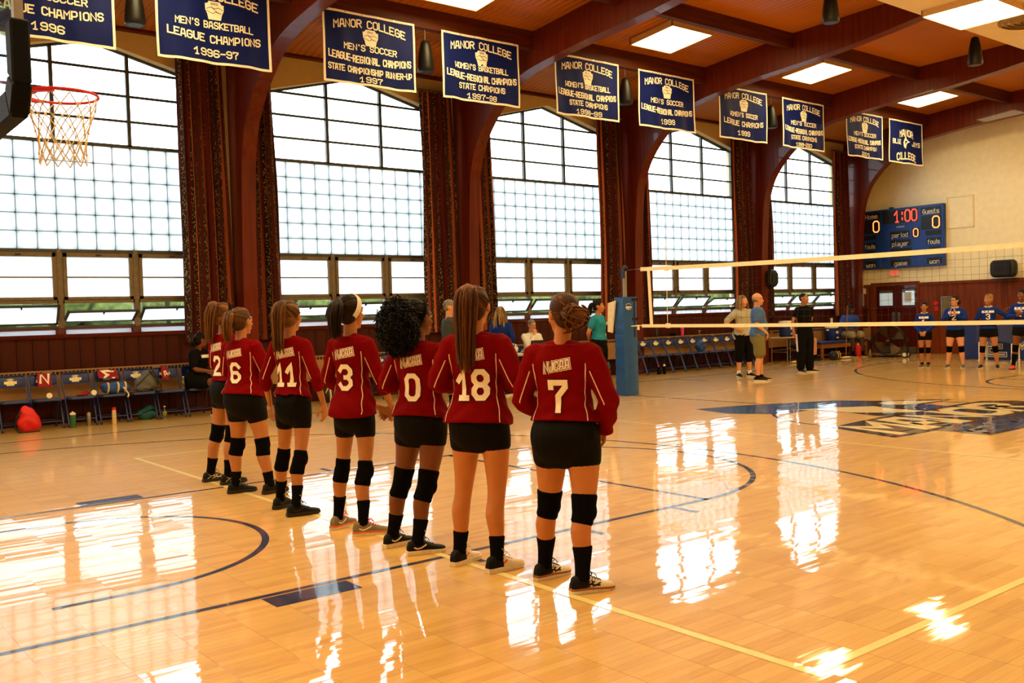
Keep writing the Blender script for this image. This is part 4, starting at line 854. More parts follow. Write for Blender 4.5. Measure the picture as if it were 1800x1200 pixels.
    def hand(s, i, d, pn, curl, vox):
        """palm and five fingers; d towards the fingertips, pn out of the palm, thumb to the inside"""
        d = nrm(d); pn = nrm(np.array(pn)-np.dot(pn, d)*d); sd = np.cross(d, pn)*(1 if i == 0 else -1); W = s.wr[i]; A = []
        A.append(sweep([W-d*.02, W+d*.02, W+d*.055, W+d*.088], [(.021, .019), (.030, .016), (.038, .0145), (.037, .012)], 14, ref=sd))
        for j, (o, ln, r) in enumerate(((.0295, .066, .0082), (.010, .077, .0086), (-.0105, .072, .0083), (-.030, .056, .0072))):
            p = W+d*.082+sd*o; dd = nrm(d+sd*o*2.2); P = [p-dd*.02, p]; c = math.radians(curl*(1+.12*j))
            for q, (fr_, k) in enumerate(((.45, .6), (.31, 1.0), (.24, .9))):
                dd = nrm(dd*math.cos(c*k)+pn*math.sin(c*k)); P.append(P[-1]+dd*ln*fr_)
            A.append(sweep(P, [r*1.1, r*1.08, r, r*.92, r*.78], 8))
        b = W+d*.028+sd*.026; t1 = nrm(d*.65+sd*.75+pn*.35); t2 = nrm(d*.9+sd*.3+pn*.45); A.append(sweep([b-t1*.015, b+t1*.03, b+t1*.03+t2*.026, b+t1*.03+t2*.046], [.0125, .0115, .0095, .0075], 8))
        return union(A, vox, 1)
def decal(strokes, wd, bvh, org, xa, ya, d, off, seg=.02, across=2, sc=1.):
    """project 2D strokes along d onto a surface, standing off it"""
    mb = MB(); org, xa, ya, d = (np.asarray(q, float) for q in (org, xa, ya, d))
    for st in strokes:
        V, F = ribbon(st, wd, seg, across); P = []; ok = []
        for p in V:
            o = org+xa*p[0]+ya*p[1]; h = bvh.ray_cast(Vector(o), Vector(d))
            ok.append(h[0] is not None); P.append(np.array(h[0])-d*off if h[0] is not None else o)
        mb.add([q*sc for q in P], [f for f in F if all(ok[i] for i in f)])
    return mb
def path_decal(pts, dirs, wd, bvh, off, sc):
    V = []; F = []; rows = []
    for p, d in zip(pts, dirs):
        d = nrm(d); h = bvh.ray_cast(Vector(p-d*.4), Vector(d))
        if h[0] is not None: rows.append((np.array(h[0])+np.array(h[1])*off, np.array(h[1])))
    for i, (p, n) in enumerate(rows):
        t = nrm(rows[min(i+1, len(rows)-1)][0]-rows[max(i-1, 0)][0]); q = np.cross(n, t)*wd/2; V += [(p+q)*sc, (p-q)*sc]
    for i in range(len(rows)-1): F.append((2*i, 2*i+1, 2*i+3, 2*i+2))
    return MB().add(V, F)
def NJ(bvh, root, o, xa, d, k, parent):
    st = text_strokes('NJCAA', .048, .150, 1.6); st = [[(u, v+.012*(u/.07)+.004) for u, v in s_] for s_ in st]
    for wd, m, off in ((.0215, 'number_white', .0035), (.0145, 'jersey_red', .005), (.0082, 'number_white', .0065)): 
        q = decal(st, wd, bvh, o, xa, (0, 0, 1), d, off, .02, 1, k)
        if q.f: q.build('jersey_logo', m, parent, smooth=80)
def shoe(b, i, root, up, sole, lace, accent=None, mark=None, heel=None, big=True):
    """laced sports shoe: upper, sole, laces and side marks"""
    a = b.ank[i]*b.k; th = b.toe[i]; k = b.k; R = rotz(th)
    f = lambda p: (a[0]+(R@np.array(p))[0]*k, a[1]+(R@np.array(p))[1]*k, p[2]*k+(b.ank[i][2]-.075)*k)
    tb = [(-.073, .017, .060), (-.062, .028, .088), (-.035, .034, .098), (.0, .036, .098), (.030, .038, .094), (.065, .041, .077), (.10, .045, .060), (.14, .046, .050), (.17, .040, .044), (.19, .026, .037), (.197, .012, .028)]
    def loft(y0, y1, g, zb=.016):
        V = []; F = []; ys = [y0]+[t[0] for t in tb if y0 < t[0] < y1]+[y1]; n = 11
        for y in ys:
            hw = interp([(t[0], t[1]) for t in tb], y)+g; zt_ = interp([(t[0], t[2]) for t in tb], y)+g
            for j in range(n):
                q = math.pi*j/(n-1); c, s_ = math.cos(q), math.sin(q); V.append(f((-hw*math.copysign(abs(c)**.7, c), y, zb+(zt_-zb)*abs(s_)**.75)))
        m = len(ys)
        for r in range(m-1):
            for j in range(n-1): F.append((r*n+j, r*n+j+1, (r+1)*n+j+1, (r+1)*n+j))
            F.append((r*n+n-1, r*n, (r+1)*n, (r+1)*n+n-1))
        F += [tuple(range(n)), tuple((m-1)*n+j for j in range(n))[::-1]]; return MB().add(V, F)
    t = loft(-.073, .197, 0).build('shoe', up, root, smooth=60)
    so = [(-hw-.005, y) for y, hw, z in tb]+[(hw+.005, y) for y, hw, z in tb[::-1]]; so[0] = (so[0][0], -.078); so[-1] = (so[-1][0], -.078); n = len(so)
    zt_ = lambda y: .026+.006*math.cos(y*12)
    V = [f((x, y, .001+.010*max(0, (y-.13)/.07)**2)) for x, y in so]+[f((x*1.01, y, zt_(y))) for x, y in so]
    MB().add(V, [tuple(range(n))[::-1], tuple(range(n, 2*n))]+[(j, (j+1) % n, n+(j+1) % n, n+j) for j in range(n)]).build('sole', sole, t, smooth=50)
    if accent:
        V = [f((x*1.02, y*1.004, zt_(y)-.012)) for x, y in so]+[f((x*1.03, y*1.004, zt_(y)+.001)) for x, y in so]; MB().add(V, [(j, (j+1) % n, n+(j+1) % n, n+j) for j in range(n)]).build('sole_stripe', accent, t)
    if heel: loft(-.075, .02, .003).build('heel_counter', heel, t, smooth=60)
    bv = BVHTree.FromPolygons([tuple(v.co) for v in t.data.vertices], [tuple(p.vertices) for p in t.data.polygons])
    m = MB()
    if big:
        for y in (.035, .053, .071, .089, .106):
            z = interp([(q[0], q[2]) for q in tb], y); m.tube([f((-.024, y, z-.008)), f((-.012, y+.003, z+.001)), f((.0, y+.004, z+.004)), (f((.012, y+.003, z+.001))), f((.024, y, z-.008))], .0032, 5)
        for q in (-1, 1): m.tube(crv([f((0, .03, .10)), f((q*.02, .035, .125)), f((q*.045, .04, .115)), f((q*.03, .038, .10)), f((0, .032, .10))], 3), .0025, 5); m.tube(crv([f((0, .03, .10)), f((q*.02, .06, .11)), f((q*.035, .075, .085))], 3), .0025, 5)
        m.build('laces', lace, t, smooth=True)
    if mark:
        mk = {'swoosh': ([[(-.03, .052), (-.012, .043), (.012, .046), (.05, .064)]], .009), 'cross': ([[(-.045, .036), (.0, .062), (.03, .066)], [(.0, .034), (.06, .062)], [(.028, .034), (.02, .075)], [(.05, .036), (.045, .07)], [(.06, .04), (.10, .054)], [(-.03, .072), (.05, .045), (.09, .04)]], .0075)}[mark[0]]
        mb = MB()
        for s_ in (-1, 1):
            d = R@np.array([-s_, 0, 0.]); o = np.array(f((s_*.15, 0, 0))); q = decal([[(p[0]*k, p[1]*k) for p in st] for st in mk[0]], mk[1]*k, bv, o, R@np.array([0, 1., 0]), (0, 0, 1), d, .0018, .012, 1); mb.add(q.v, q.f)
        if mb.f: mb.build('side_mark', mark[1], t)
    return t
def hairdo(b, root, style, col, vox, L=.3, side=0, band=None, n=150, bs=1., tw=1., tie=(0, -.100, .062)):
    k = b.k; m = 'hair_'+col; R = b.HR; E = lambda c, r: ellipsoid(b.H(c), tuple(q*b.hs for q in r), R, 18, 12); big = vox < .012; A = []; mb = MB()
    cap = [E((0, -.022, .036), (.0795, .094, .088)), E((0, -.045, -.02), (.070, .064, .062))]
    if style == 'bald': cap = [E((0, -.046, -.012), (.0735, .062, .040))]
    if style == 'short': cap = [E((0, -.020, .040), (.0775, .092, .084)), E((0, -.040, -.005), (.071, .062, .055))]
    if style == 'buzz': cap = [E((0, -.020, .036), (.075, .091, .083)), E((0, -.040, -.005), (.069, .060, .050))]
    V, F = union(cap, max(vox*.8, .007), 2); mb.add(V*k, F)
    tie = np.array(tie, float); hs = random.Random(len(style)*7+int(L*100))
    def tube(P, r, nn=5): V, F = sweep([np.asarray(p)*k for p in P], [q*k for q in r], nn, cap=1); mb.add(V, F)
    if style in ('pony', 'bun', 'low') or style == 'puff':
        for q in range(n if big else n//3):   # combed strands from the hairline to the tie
            a = 2*math.pi*q/(n if big else n//3)+hs.uniform(-.03, .03); st = nrm((math.sin(a)*.9, .75*math.cos(a)+.18, .75 if math.cos(a) > .2 else .75*math.cos(a)-.25)); P = []
            for f in np.linspace(0, 1, 7):
                v = nrm(st*(1-f)+nrm(tie-np.array([0, -.022, .036]))*f+1e-3); P.append(b.H(np.array([0, -.022, .036])+v*np.array([.0800, .0945, .0885])*(1+.012*math.sin(q*2.1))))
            tube(P, [.0036]*6+[.003])
    T0 = b.H(tie)
    if style in ('pony', 'low'):
        bd = rotz(b.hy)@np.array([0, -1., 0]); sd = rotz(b.hy)@np.array([1., 0, 0])
        path = [T0, T0+bd*.045+np.array([0, 0, .005]), T0+bd*.070+np.array([0, 0, -.06])+sd*side*.2, T0+bd*.072+np.array([0, 0, -.5*L])+sd*side*.6, T0+bd*(.062)+np.array([0, 0, -L])+sd*side]
        C = crv(path, 4); nC = len(C); core = [.014]+[(.024+.017*math.sin(math.pi*min(1, f*1.5)))*tw for f in np.linspace(.1, .75, nC-4)]+[.022*tw, .015*tw, .006]
        tube(C, core, 8)
        for q in range(80 if big else 14):
            a = hs.uniform(0, 2*math.pi); r = .056*tw*math.sqrt(hs.random()); e = hs.uniform(.82, 1.04); P = []
            for j, f in enumerate(np.linspace(0, 1, 11)):
                c_ = C[min(nC-1, int(f*(nC-1)))]+np.array([0, 0, -(e-1)*L*f]); g = (.25+.9*math.sin(math.pi*min(.62, f*.8)))*(1-.55*max(0, f-.6))
                P.append(c_+(sd*math.cos(a)+bd*math.sin(a)*.8)*r*g+np.array([hs.uniform(-1, 1), hs.uniform(-1, 1), 0])*.0015)
            tube(P, [.0035]+[.0062]*7+[.005, .004, .0018])
        V, F = sweep([(T0+bd*.008+(sd*math.cos(t)+np.array([0, 0, 1.])*math.sin(t))*.017)*k for t in np.linspace(0, 2*math.pi, 15)[:-1]], [.006*k]*14, 6, closed=True); MB().add(V, F).build('hair_tie', 'hair_black', root, smooth=True)
    if style == 'bun':
        c = np.array([side, tie[1]-.035, tie[2]-.03]); V, F = ellipsoid(b.H(c)*k, (.050*k*bs, .040*k*bs, .046*k*bs)); mb.add(V, F)
        for q in range(54 if big else 16):
            ax = nrm((hs.uniform(-1, 1), hs.uniform(-1, 1), hs.uniform(-1, 1))); u = nrm(np.cross(ax, (.3, .8, .2))); v = np.cross(ax, u); r = hs.uniform(.036, .054)*bs; a0 = hs.uniform(0, 6)
            tube([b.H(c+(u*math.cos(a0+t)+v*math.sin(a0+t))*r*np.array([1.1, .9, 1])) for t in np.linspace(0, hs.uniform(1.6, 3.4), 9)], [.002]+[.0055]*7+[.002])
        for q in range(10 if big else 0): P = [b.H((hs.uniform(-.05, .05), -.08, -.05)), b.H((hs.uniform(-.05, .05), -.095, -.075)), b.H((hs.uniform(-.06, .06), -.085, -.105))]; tube(crv(P, 3), [.002]*7, 4)
    if style == 'puff':
        c = np.array([0, -.175, -.055]); r0 = np.array([.130, .115, .175])
        V, F = ellipsoid(b.H(c)*k, r0*k*.93, R, 30, 20); mb.add(V, F)
        for q in range(1100 if big else 200):
            v = nrm((hs.gauss(0, 1), hs.gauss(0, 1), hs.gauss(0, 1))); o = c+v*r0*hs.uniform(.86, 1.02); u = nrm(np.cross(v, (.2, .3, .9))); ww = np.cross(v, u); rr = hs.uniform(.009, .016); ln = hs.uniform(.01, .035); a0 = hs.uniform(0, 6)
            tube([b.H(o+v*ln*t/5.5+(u*math.cos(a0+t)+ww*math.sin(a0+t))*rr) for t in np.linspace(0, 5.5, 9)], [.0042]*8+[.002], 4)
    if style == 'long':
        for q in range(70 if big else 36):
            a = hs.uniform(-2.3, 2.3); s0 = b.H((.078*math.sin(a), -.022-.09*math.cos(a), .03+hs.uniform(-.03, .05))); dr = rotz(b.hy)@np.array([math.sin(a)*.07, -math.cos(a)*.05, 0])
            P = [b.H((.03*math.sin(a), -.03, .115)), s0, s0+dr*.45+np.array([0, 0, -.10]), s0+dr*.7+np.array([hs.uniform(-.01, .01), 0, -L*.7]), s0+dr*hs.uniform(.4, 1.1)+np.array([0, 0, -L*hs.uniform(.85, 1.1)])]; tube(crv(P, 3), [.006]+[.011]*10+[.008, .003], 5)
    o = mb.build('hair', m, root, smooth=70)
    if band:
        bm_, wd = band; V = []; F = []; cc = np.array([0, -.020, .026]); ti = nrm((0, .42, .9)); nn = nrm(np.cross((1., 0, 0), ti)); N = 40
        for q in range(N):
            a = 2*math.pi*q/N; p = cc+np.array([1., 0, 0])*math.cos(a)*.084+ti*math.sin(a)*(.106 if math.sin(a) > 0 else .092)
            rad = nrm(p-cc)
            for e, r_ in ((-wd/2, -.004), (-wd/2, .003), (0, .005), (wd/2, .003), (wd/2, -.004)): V.append(b.H(p+nn*e+rad*r_)*k)
        for q in range(N):
            for j in range(5): F.append((q*5+j, q*5+(j+1) % 5, ((q+1) % N)*5+(j+1) % 5, ((q+1) % N)*5+j))
        MB().add(V, F).build('headband', bm_, root, smooth=True)
def person(label, b, skin, hair, top=None, bottom=None, shoes=None, socks=None, pads=None, vox=.010, hands=None, num=None, group=None, extra=None, front=None, logo=True, brows='darkbrown', collar=None, marks=True, pipe=False):
    big = vox < .012; k = b.k
    root = thing('person', label, 'person', (b.pos[0], b.pos[1], b.pos[2] if len(b.pos) > 2 else 0), b.rz, group)
    V, F = union(b.body_parts(), vox, 3); mb = MB().add(V*k, F)
    for i in range(2):
        if hands:
            d, pn, curl = hands[i]; V, F = b.hand(i, d, pn, curl, .0042 if big else .006); mb.add(V*k, F)
    mb.build('body', 'skin_'+skin, root, smooth=75)
    # face
    for q in (-1, 1):
        V, F = ellipsoid(b.H((q*.031, .0745, .010))*k, (.0125*k, .0085*k, .0085*k), b.HR, 10, 7); e = MB().add(V, F).build('eye', 'eye_white', root, smooth=True)
        V, F = ellipsoid(b.H((q*.031, .0810, .010))*k, (.0055*k, .003*k, .0058*k), b.HR, 8, 6); MB().add(V, F).build('iris', 'iris_dark', e, smooth=True)
        MB().tube([b.H(p)*k for p in ((q*.014, .0865, .028), (q*.030, .0845, .034), (q*.048, .071, .029))], [.0028*k, .0035*k, .0015*k], 5).build('eyebrow', 'hair_'+brows, root, smooth=True)
    for z in (-.056, -.064): MB().tube([b.H(p)*k for p in ((-.022, .082, -.060), (-.010, .093, z), (0, .094, z-.001 if z > -.06 else z), (.010, .093, z), (.022, .082, -.060))], [.002*k, .0045*k, .005*k, .0045*k, .002*k], 6).build('lip', 'lip', root, smooth=True)
    hairdo(b, root, *hair[:2], vox, **hair[2] if len(hair) > 2 else {})
    bvh = None
    if top:
        m, hem, slv, infl = top[:4]; fl_ = top[4] if len(top) > 4 else 0
        A = [b.torso(hem-.006, 1.402, infl*.8, max(fl_, .009)+infl*.2, 0), b.trap(0, infl*.55), b.trap(1, infl*.55)]
        for i in range(2):
            sx = -1 if i == 0 else 1; A += [b.arm(i, -.05, slv, lambda t: infl*.9+(.006 if t > slv-.06 and slv > 1 else 0), 16, 14, cap=1), ellipsoid(b.sh[i], tuple((q*b.aw+infl*.8) for q in (.046, .048, .048)))]
            if b.female: A.append(ellipsoid(b.T((sx*.072*b.w, .072, 1.265)), (.070*b.w, .052*b.w+infl*.6, .066)))
        V, F = union(A, vox*.95, 3)
        # soft folds across the waist and sleeves
        z = V[:, 2]; x = V[:, 0]; y = V[:, 1]; wv_ = np.sin(z*62+5*np.sin(x*11+b.pos[1])+4*np.sin(y*13))*np.clip((1.22+b.dz-z)/.16, 0, 1)+.7*np.sin(z*48+x*36+y*20)*np.clip((np.abs(x)-.16)/.05, 0, 1)
        c_ = np.stack([x*0, y*0, z], 1); rad = np.stack([x, y, x*0], 1); rad /= np.linalg.norm(rad, axis=1)[:, None]+1e-9
        V = V+rad*wv_[:, None]*(.0042 if big else .003)
        sh = MB().add(V*k, F).build('shirt', m, root, smooth=80); bvh = BVHTree.FromPolygons([tuple(v) for v in V], F)
        if num:
            st = text_strokes(num, .155, .086 if len(num) == 1 else .180, 1.5); z0 = 1.115; x0 = 0; W0 = .033
            for wd, mm, off in ((W0+.010, 'number_dark', .003), (W0, 'number_white', .0055)):
                q = decal(st, wd, bvh, (x0, -.6, z0), (1, 0, 0), (0, 0, 1), (0, 1, 0), off, .02, 3, k)
                q.build('jersey_number', mm, sh, smooth=80)
            if logo: NJ(bvh, root, (x0, -.6, 1.285), (1, 0, 0), (0, 1, 0), k, sh)
        if pipe:
            for sx in (-1, 1):
                zz = np.linspace(1.30, hem+.01, 24); xs = (np.interp(zz, [t[0] for t in b.tab], [t[1] for t in b.tab])*b.w+infl)*.86*sx
                q = path_decal([np.array([a, 0, c]) for a, c in zip(xs, zz)], [np.array([0, 1., 0])]*24, .0065, bvh, .0025, k); q.build('piping', 'piping', sh) if q.f else None
                i = 0 if sx < 0 else 1; ts = np.linspace(.28, min(slv-.04, 1.03), 24); pts = [b.armpt(i, t)+np.array([-sx*.012, 0, -.006]) for t in ts]
                q = path_decal(pts, [np.array([0, 1., .15])]*24, .0065, bvh, .0025, k); q.build('piping', 'piping', sh) if q.f else None
        if front:
            txt, wd_, n2 = front
            q = decal(text_strokes(txt, .042, wd_, 1.3), .013, bvh, (0, .6, 1.30+b.dz), (-1, 0, 0), (0, 0, 1), (0, -1, 0), .004, .03, 1, k); q.build('jersey_lettering', 'number_white', sh) if q.f else None
            if n2: q = decal(text_strokes(n2, .11, .07), .022, bvh, (0, .6, 1.19+b.dz), (-1, 0, 0), (0, 0, 1), (0, -1, 0), .004, .03, 2, k); q.build('jersey_number', 'number_white', sh) if q.f else None
        if collar:
            c_ = [b.T((.078*math.cos(a), -.010+.072*math.sin(a), 1.432-.028*max(0, math.sin(a))))*k for a in np.linspace(0, 2*math.pi, 25)[:-1]]; V, F = sweep(c_, [.009*k]*24, 6, closed=True); MB().add(V, F).build('collar', collar, root, smooth=True)
    if bottom:
        m, tz, infl = bottom[:3]; A = [b.torso(.785, min(1.0, (top[1] if top else 1.0)+.03), infl-.003)]
        for i in range(2):
            sx = -1 if i == 0 else 1; A.append(b.leg(i, -.08, tz, lambda t: infl+(.004 if bottom[0] != 'spandex' else 0)*t*4, 14, 18, cap=1)); A.append(ellipsoid(b.T((sx*.076*b.w, -.048, .885)), (.080*b.w+infl, .068+infl, .086+infl)))
        V, F = union(A, vox*.95, 3); MB().add(V*k, F).build('shorts' if tz < 1.4 else 'trousers', m, root, smooth=80)
    for i in range(2):
        if pads:
            t0, t1 = pads; V, F = union([b.leg(i, t0, t1, .008, 10, 18, cap=1), ellipsoid(b.kn[i]+np.array([-math.sin(b.toe[i]), math.cos(b.toe[i]), 0])*.026, (.050*b.lw, .042, .07))], vox*.8, 2); MB().add(V*k, F).build('knee_pad', 'pad_black', root, smooth=80)
        if socks:
            m, t0 = socks[:2]; V, F = b.leg(i, t0, 2.0, .006, 10, 16, cap=1); so = MB().add(np.array(V)*k, F).build('sock', m, root, smooth=80)
            if len(socks) > 2 and big:
                bv = BVHTree.FromPolygons([tuple(v) for v in V], F); a = b.leg(i, t0, 2.0, 0)[0]; c = b.kn[i]+(b.ank[i]-b.kn[i])*(t0-1+.17); fw = np.array([-math.sin(b.toe[i]), math.cos(b.toe[i]), 0]); dr = nrm(rotz(b.toe[i])@np.array(socks[2]))
                xa = np.cross((0, 0, 1.), -dr); q = decal([[(-.004, -.05), (.004, .05), (.009, -.05)], [(-.022, .0), (.0, -.022), (.022, -.018)], [(-.02, -.052), (.005, -.03), (.02, -.004)]], .005, bv, c-dr*.3, xa, (0, 0, 1), dr, .0015, .012, 1, k); q.build('sock_mark', 'sock_mark', so) if q.f else None
        if shoes: shoe(b, i, root, *shoes[0], big=big, **(shoes[1] if len(shoes) > 1 else {}))
    return root, b, bvh
# ------------------------------------------------------------ the seven players on the end line
FRONT = dict(elbows=[(-.235, -.01, 1.09), (.235, -.01, 1.09)], wrists=[(-.055, .20, .93), (.075, .19, .92)]); FH = [((.75, .35, -.5), (.2, -.7, -.3), 25), ((-.75, .35, -.5), (-.2, -.7, -.3), 25)]
CHEST = dict(elbows=[(-.262, -.045, 1.115), (.262, -.045, 1.115)], wrists=[(-.09, .19, 1.13), (.09, .19, 1.13)]); CH = [((.8, .4, .1), (.2, -.9, .1), 35), ((-.8, .4, .1), (-.2, -.9, .1), 35)]
HANG = dict(elbows=[(-.238, -.035, 1.10), (.242, -.035, 1.10)], wrists=[(-.255, .045, .875), (.262, .04, .875)]); HH = [((-.02, .18, -1), (.9, .1, 0), 22), ((.02, .18, -1), (-.9, .1, 0), 22)]
FOLD = dict(elbows=[(-.245, .03, 1.10), (.245, .03, 1.10)], wrists=[(.03, .19, 1.12), (-.03, .21, 1.10)]); FO = [((1, .1, .05), (0, -1, 0), 20), ((-1, .1, .05), (0, -1, 0), 20)]
R_ = 'jersey_red'
P7 = Body((-8.84, -2.82), 30, 1.625, True, 1.12, 1.14, 1.22, [(-8.92, -2.62, -8.66, -2.61), (-8.95, -2.95, -8.69, -3.03)], **{'elbows': [(-.262, -.03, 1.09), (.275, -.03, 1.085)], 'wrists': [(-.12, .16, .95), (.20, .13, .89)]}, head=(48, 3))
person('woman in maroon jersey 7 with her auburn hair in a bun, nearest the camera', P7, 'tan', ('bun', 'auburn', dict(side=.0, bs=1.4, tie=(0, -.092, .015))), (R_, .965, 1.93, .018), ('spandex', .36, .007), [('shoe_white', 'sole_white', 'lace_black'), dict(mark=('cross', 'shoe_black'), heel='shoe_black', accent='gum')], ('sock_black', 1.53), (.79, 1.16), .0095, FH, '7', 'players in maroon', pipe=True, brows='brown')
P18 = Body((-8.94, -2.15), 34, 1.69, True, 1.02, 1.02, 1.14, [(-9.09, -2.04, -8.80, -1.94), (-9.03, -2.31, -8.75, -2.30)], **CHEST, head=(-1, 0))
person('woman in maroon jersey 18 with very long light brown ponytail and white shoes', P18, 'tan', ('pony', 'auburn', dict(L=.47, side=-.02, tw=1.2, tie=(0, -.092, .085))), (R_, .885, 1.9, .022, .006), ('spandex', .34, .007), [('shoe_white', 'sole_white', 'piping'), dict(mark=('swoosh', 'shoe_red'), heel='shoe_black')], ('sock_black', 1.66, (-.8, -.6, 0)), None, .0095, CH, '18', 'players in maroon', pipe=True)
P0 = Body((-8.95, -1.525), 27, 1.63, True, 1.04, 1.06, 1.04, [(-9.15, -1.34, -8.92, -1.30), (-9.14, -1.60, -8.91, -1.66)], **CHEST, head=(-20, 0))
person('woman in maroon jersey 0 with a big dark curly puff of hair', P0, 'brown', ('puff', 'black', dict(tie=(0, -.09, .05), band=('cloth_black', .018))), (R_, .905, 1.9, .018, .004), ('spandex', .34, .007), [('shoe_black', 'sole_white', 'lace_black'), dict(mark=('swoosh', 'sole_white'))], ('sock_black', 1.60, (-.5, -.86, 0)), (.775, 1.24), .0095, CH, '0', 'players in maroon', pipe=True, brows='black')
P3 = Body((-9.0, -.72), 25, 1.69, True, .84, .82, .88, [(-9.14, -.59, -8.87, -.47), (-9.12, -.86, -8.86, -.95)], elbows=[(-.235, .0, 1.09), (.24, .01, 1.08)], wrists=[(.03, .27, .87), (.145, .27, .875)], head=(-4, 0))
person('woman in maroon jersey 3 with a wide white headband and grey shoes', P3, 'fair', ('pony', 'darkbrown', dict(L=.24, side=-.01, tie=(0, -.098, .055), band=('cloth_white', .040))), (R_, .845, 1.30, .019, .006), ('spandex', .42, .007), [('shoe_grey', 'sole_white', 'lace_pink'), dict(mark=('swoosh', 'cloth_white'), accent='sole_orange')], ('sock_black', 1.57), (.86, 1.25), .0095, FH, '3', 'players in maroon', pipe=True)
P11 = Body((-9.02, .228), 30, 1.675, True, .80, .82, .88, [(-9.12, .43, -8.86, .55), (-9.17, .09, -8.90, .06)], **HANG, head=(3, 0))
person('woman in maroon jersey 11 with long straight blond ponytail, arms hanging', P11, 'fair', ('pony', 'lightbrown', dict(L=.36, side=-.02, tie=(0, -.092, .085))), (R_, .935, 1.38, .017, .003), ('spandex', .42, .007), [('shoe_black', 'sole_black', 'lace_black'), dict(mark=('swoosh', 'sole_black'))], ('sock_black', 1.58, (-.7, -.7, 0)), (.88, 1.30), .0095, HH, '11', 'players in maroon', pipe=True)
P6 = Body((-8.968, 1.318), 26, 1.65, True, 1.06, 1.08, 1.02, [(-9.11, 1.42, -8.84, 1.40), (-8.90, 1.14, -8.63, 1.20)], **FOLD, head=(-6, 0))
person('woman in maroon jersey 6 with short light brown ponytail and arms folded', P6, 'fair', ('pony', 'lightbrown', dict(L=.24, side=-.015, tw=.9, tie=(0, -.098, .06))), (R_, .905, 1.88, .017, .004), ('spandex', .46, .007), [('shoe_black', 'sole_black', 'lace_black'), {}], ('sock_black', 1.68, (-.5, -.86, 0)), (.87, 1.24), .0095, FO, '6', 'players in maroon', pipe=True)
P2 = Body((-8.85, 2.00), 14, 1.71, True, .96, .98, .94, [(-9.04, 2.20, -8.80, 2.24), (-8.98, 1.90, -8.70, 1.96)], elbows=[(-.225, .02, 1.10), (.225, .02, 1.10)], wrists=[(-.09, .20, 1.13), (.09, .20, 1.13)], head=(2, 0))
person('woman in maroon jersey 2 with black headband, farthest from the camera in the row', P2, 'fair', ('pony', 'lightbrown', dict(L=.34, side=-.045, tie=(0, -.085, .095), band=('cloth_black', .035))), (R_, .965, 1.88, .017), ('spandex', .34, .007), [('shoe_black', 'sole_black', 'lace_black'), dict(mark=('cross', 'sock_mark'))], ('sock_black', 1.60), (.78, 1.14), .0095, CH, '2', 'players in maroon', pipe=True)
# ------------------------------------------------------------ people by the net and along the wall
BEHIND = dict(elbows=[(-.27, -.08, 1.10), (.27, -.08, 1.10)], wrists=[(-.08, -.17, .98), (.08, -.17, .98)]); BH = [((.8, 0, -.4), (0, -1, 0), 25), ((-.8, 0, -.4), (0, -1, 0), 25)]
V2 = .0145
B_ = Body((.40, 6.55), -70, 1.76, True, 1.05, 1.0, 1.05, [('l', -.10, 0, 10), ('l', .10, 0, -10)], **BEHIND, head=(14, 0))
rt, b_, bv = person('woman referee in teal polo and black trousers standing behind the padded post', B_, 'tan', ('pony', 'darkbrown', dict(L=.2, tie=(0, -.09, .03))), ('polo_teal', .97, .62, .024), ('cloth_black', 1.95, .020), [('shoe_black', 'sole_black', 'lace_black')], None, None, V2, BH)
V, F = ellipsoid(np.array((-.07, .135, 1.26))*b_.k, (.03, .006, .034)); MB().add(V, F).build('badge', 'chair_cream', rt); MB().tube(crv([(-.05, .08, 1.49), (-.03, .16, 1.30), (.02, .155, 1.12)], 4), .004, 5).build('whistle_cord', 'cloth_black', rt); V, F = ellipsoid((.02, .158, 1.09), (.012, .012, .028)); MB().add(V, F).build('whistle', 'chrome', rt)
B_ = Body((4.66, 6.42), -112, 1.80, True, 1.08, 1.0, 1.02, [('l', -.13, 0, 14), ('l', .13, 0, -12)], elbows=[(-.27, -.06, 1.12), (.40, -.06, 1.13)], wrists=[(-.22, .10, .90), (.20, .09, 1.02)], head=(14, 0))
person('woman in pale grey polo with long blond hair, hand on her hip', B_, 'pink', ('long', 'blond', dict(L=.24)), ('cloth_grey', .88, .8, .03, .01), ('cloth_black', 1.22, .02), [('shoe_black', 'sole_white', 'lace_black')], ('cloth_white', 1.86), None, V2, [((0, .3, -1), (1, 0, 0), 20), ((-.6, .6, -.4), (-.5, -.5, 0), 30)], brows='lightbrown')
B_ = Body((3.85, 5.42), -50, 1.82, False, 1.0, 1.0, 1.05, [('l', -.12, .05, 8), ('l', .12, -.03, -8)], elbows=[(-.25, -.03, 1.10), (.25, -.03, 1.10)], wrists=[(-.09, .17, .92), (.10, .17, .91)], head=(4, 2), belly=.04)
rt, b_, bv = person('bald man with glasses in blue polo and olive shorts near the net', B_, 'pink', ('bald', 'grey'), ('polo_blue', .88, .72, .03, .008), ('khaki', .86, .030), [('shoe_black', 'sole_white', 'lace_black')], ('sock_black', 1.9), None, V2, [((.6, .1, -.8), (.2, -.8, 0), 20), ((-.6, .1, -.8), (-.2, -.8, 0), 20)], brows='grey')
def glasses(b, root, mt='cloth_black'):
    m = MB()
    for q in (-1, 1):
        V, F = sweep([b.H((q*.033+.024*math.cos(a), .098-.01*abs(math.cos(a)), .008+.018*math.sin(a)))*b.k for a in np.linspace(0, 2*math.pi, 15)[:-1]], [.0028]*14, 5, closed=True); m.add(V, F); m.tube([b.H((q*.058, .09, .012))*b.k, b.H((q*.078, .04, .014))*b.k, b.H((q*.08, -.01, .01))*b.k], .0028, 5)
    m.tube([b.H((-.01, .1, .01))*b.k, b.H((.01, .1, .01))*b.k], .003, 5); m.build('glasses', mt, root)
glasses(b_, rt)
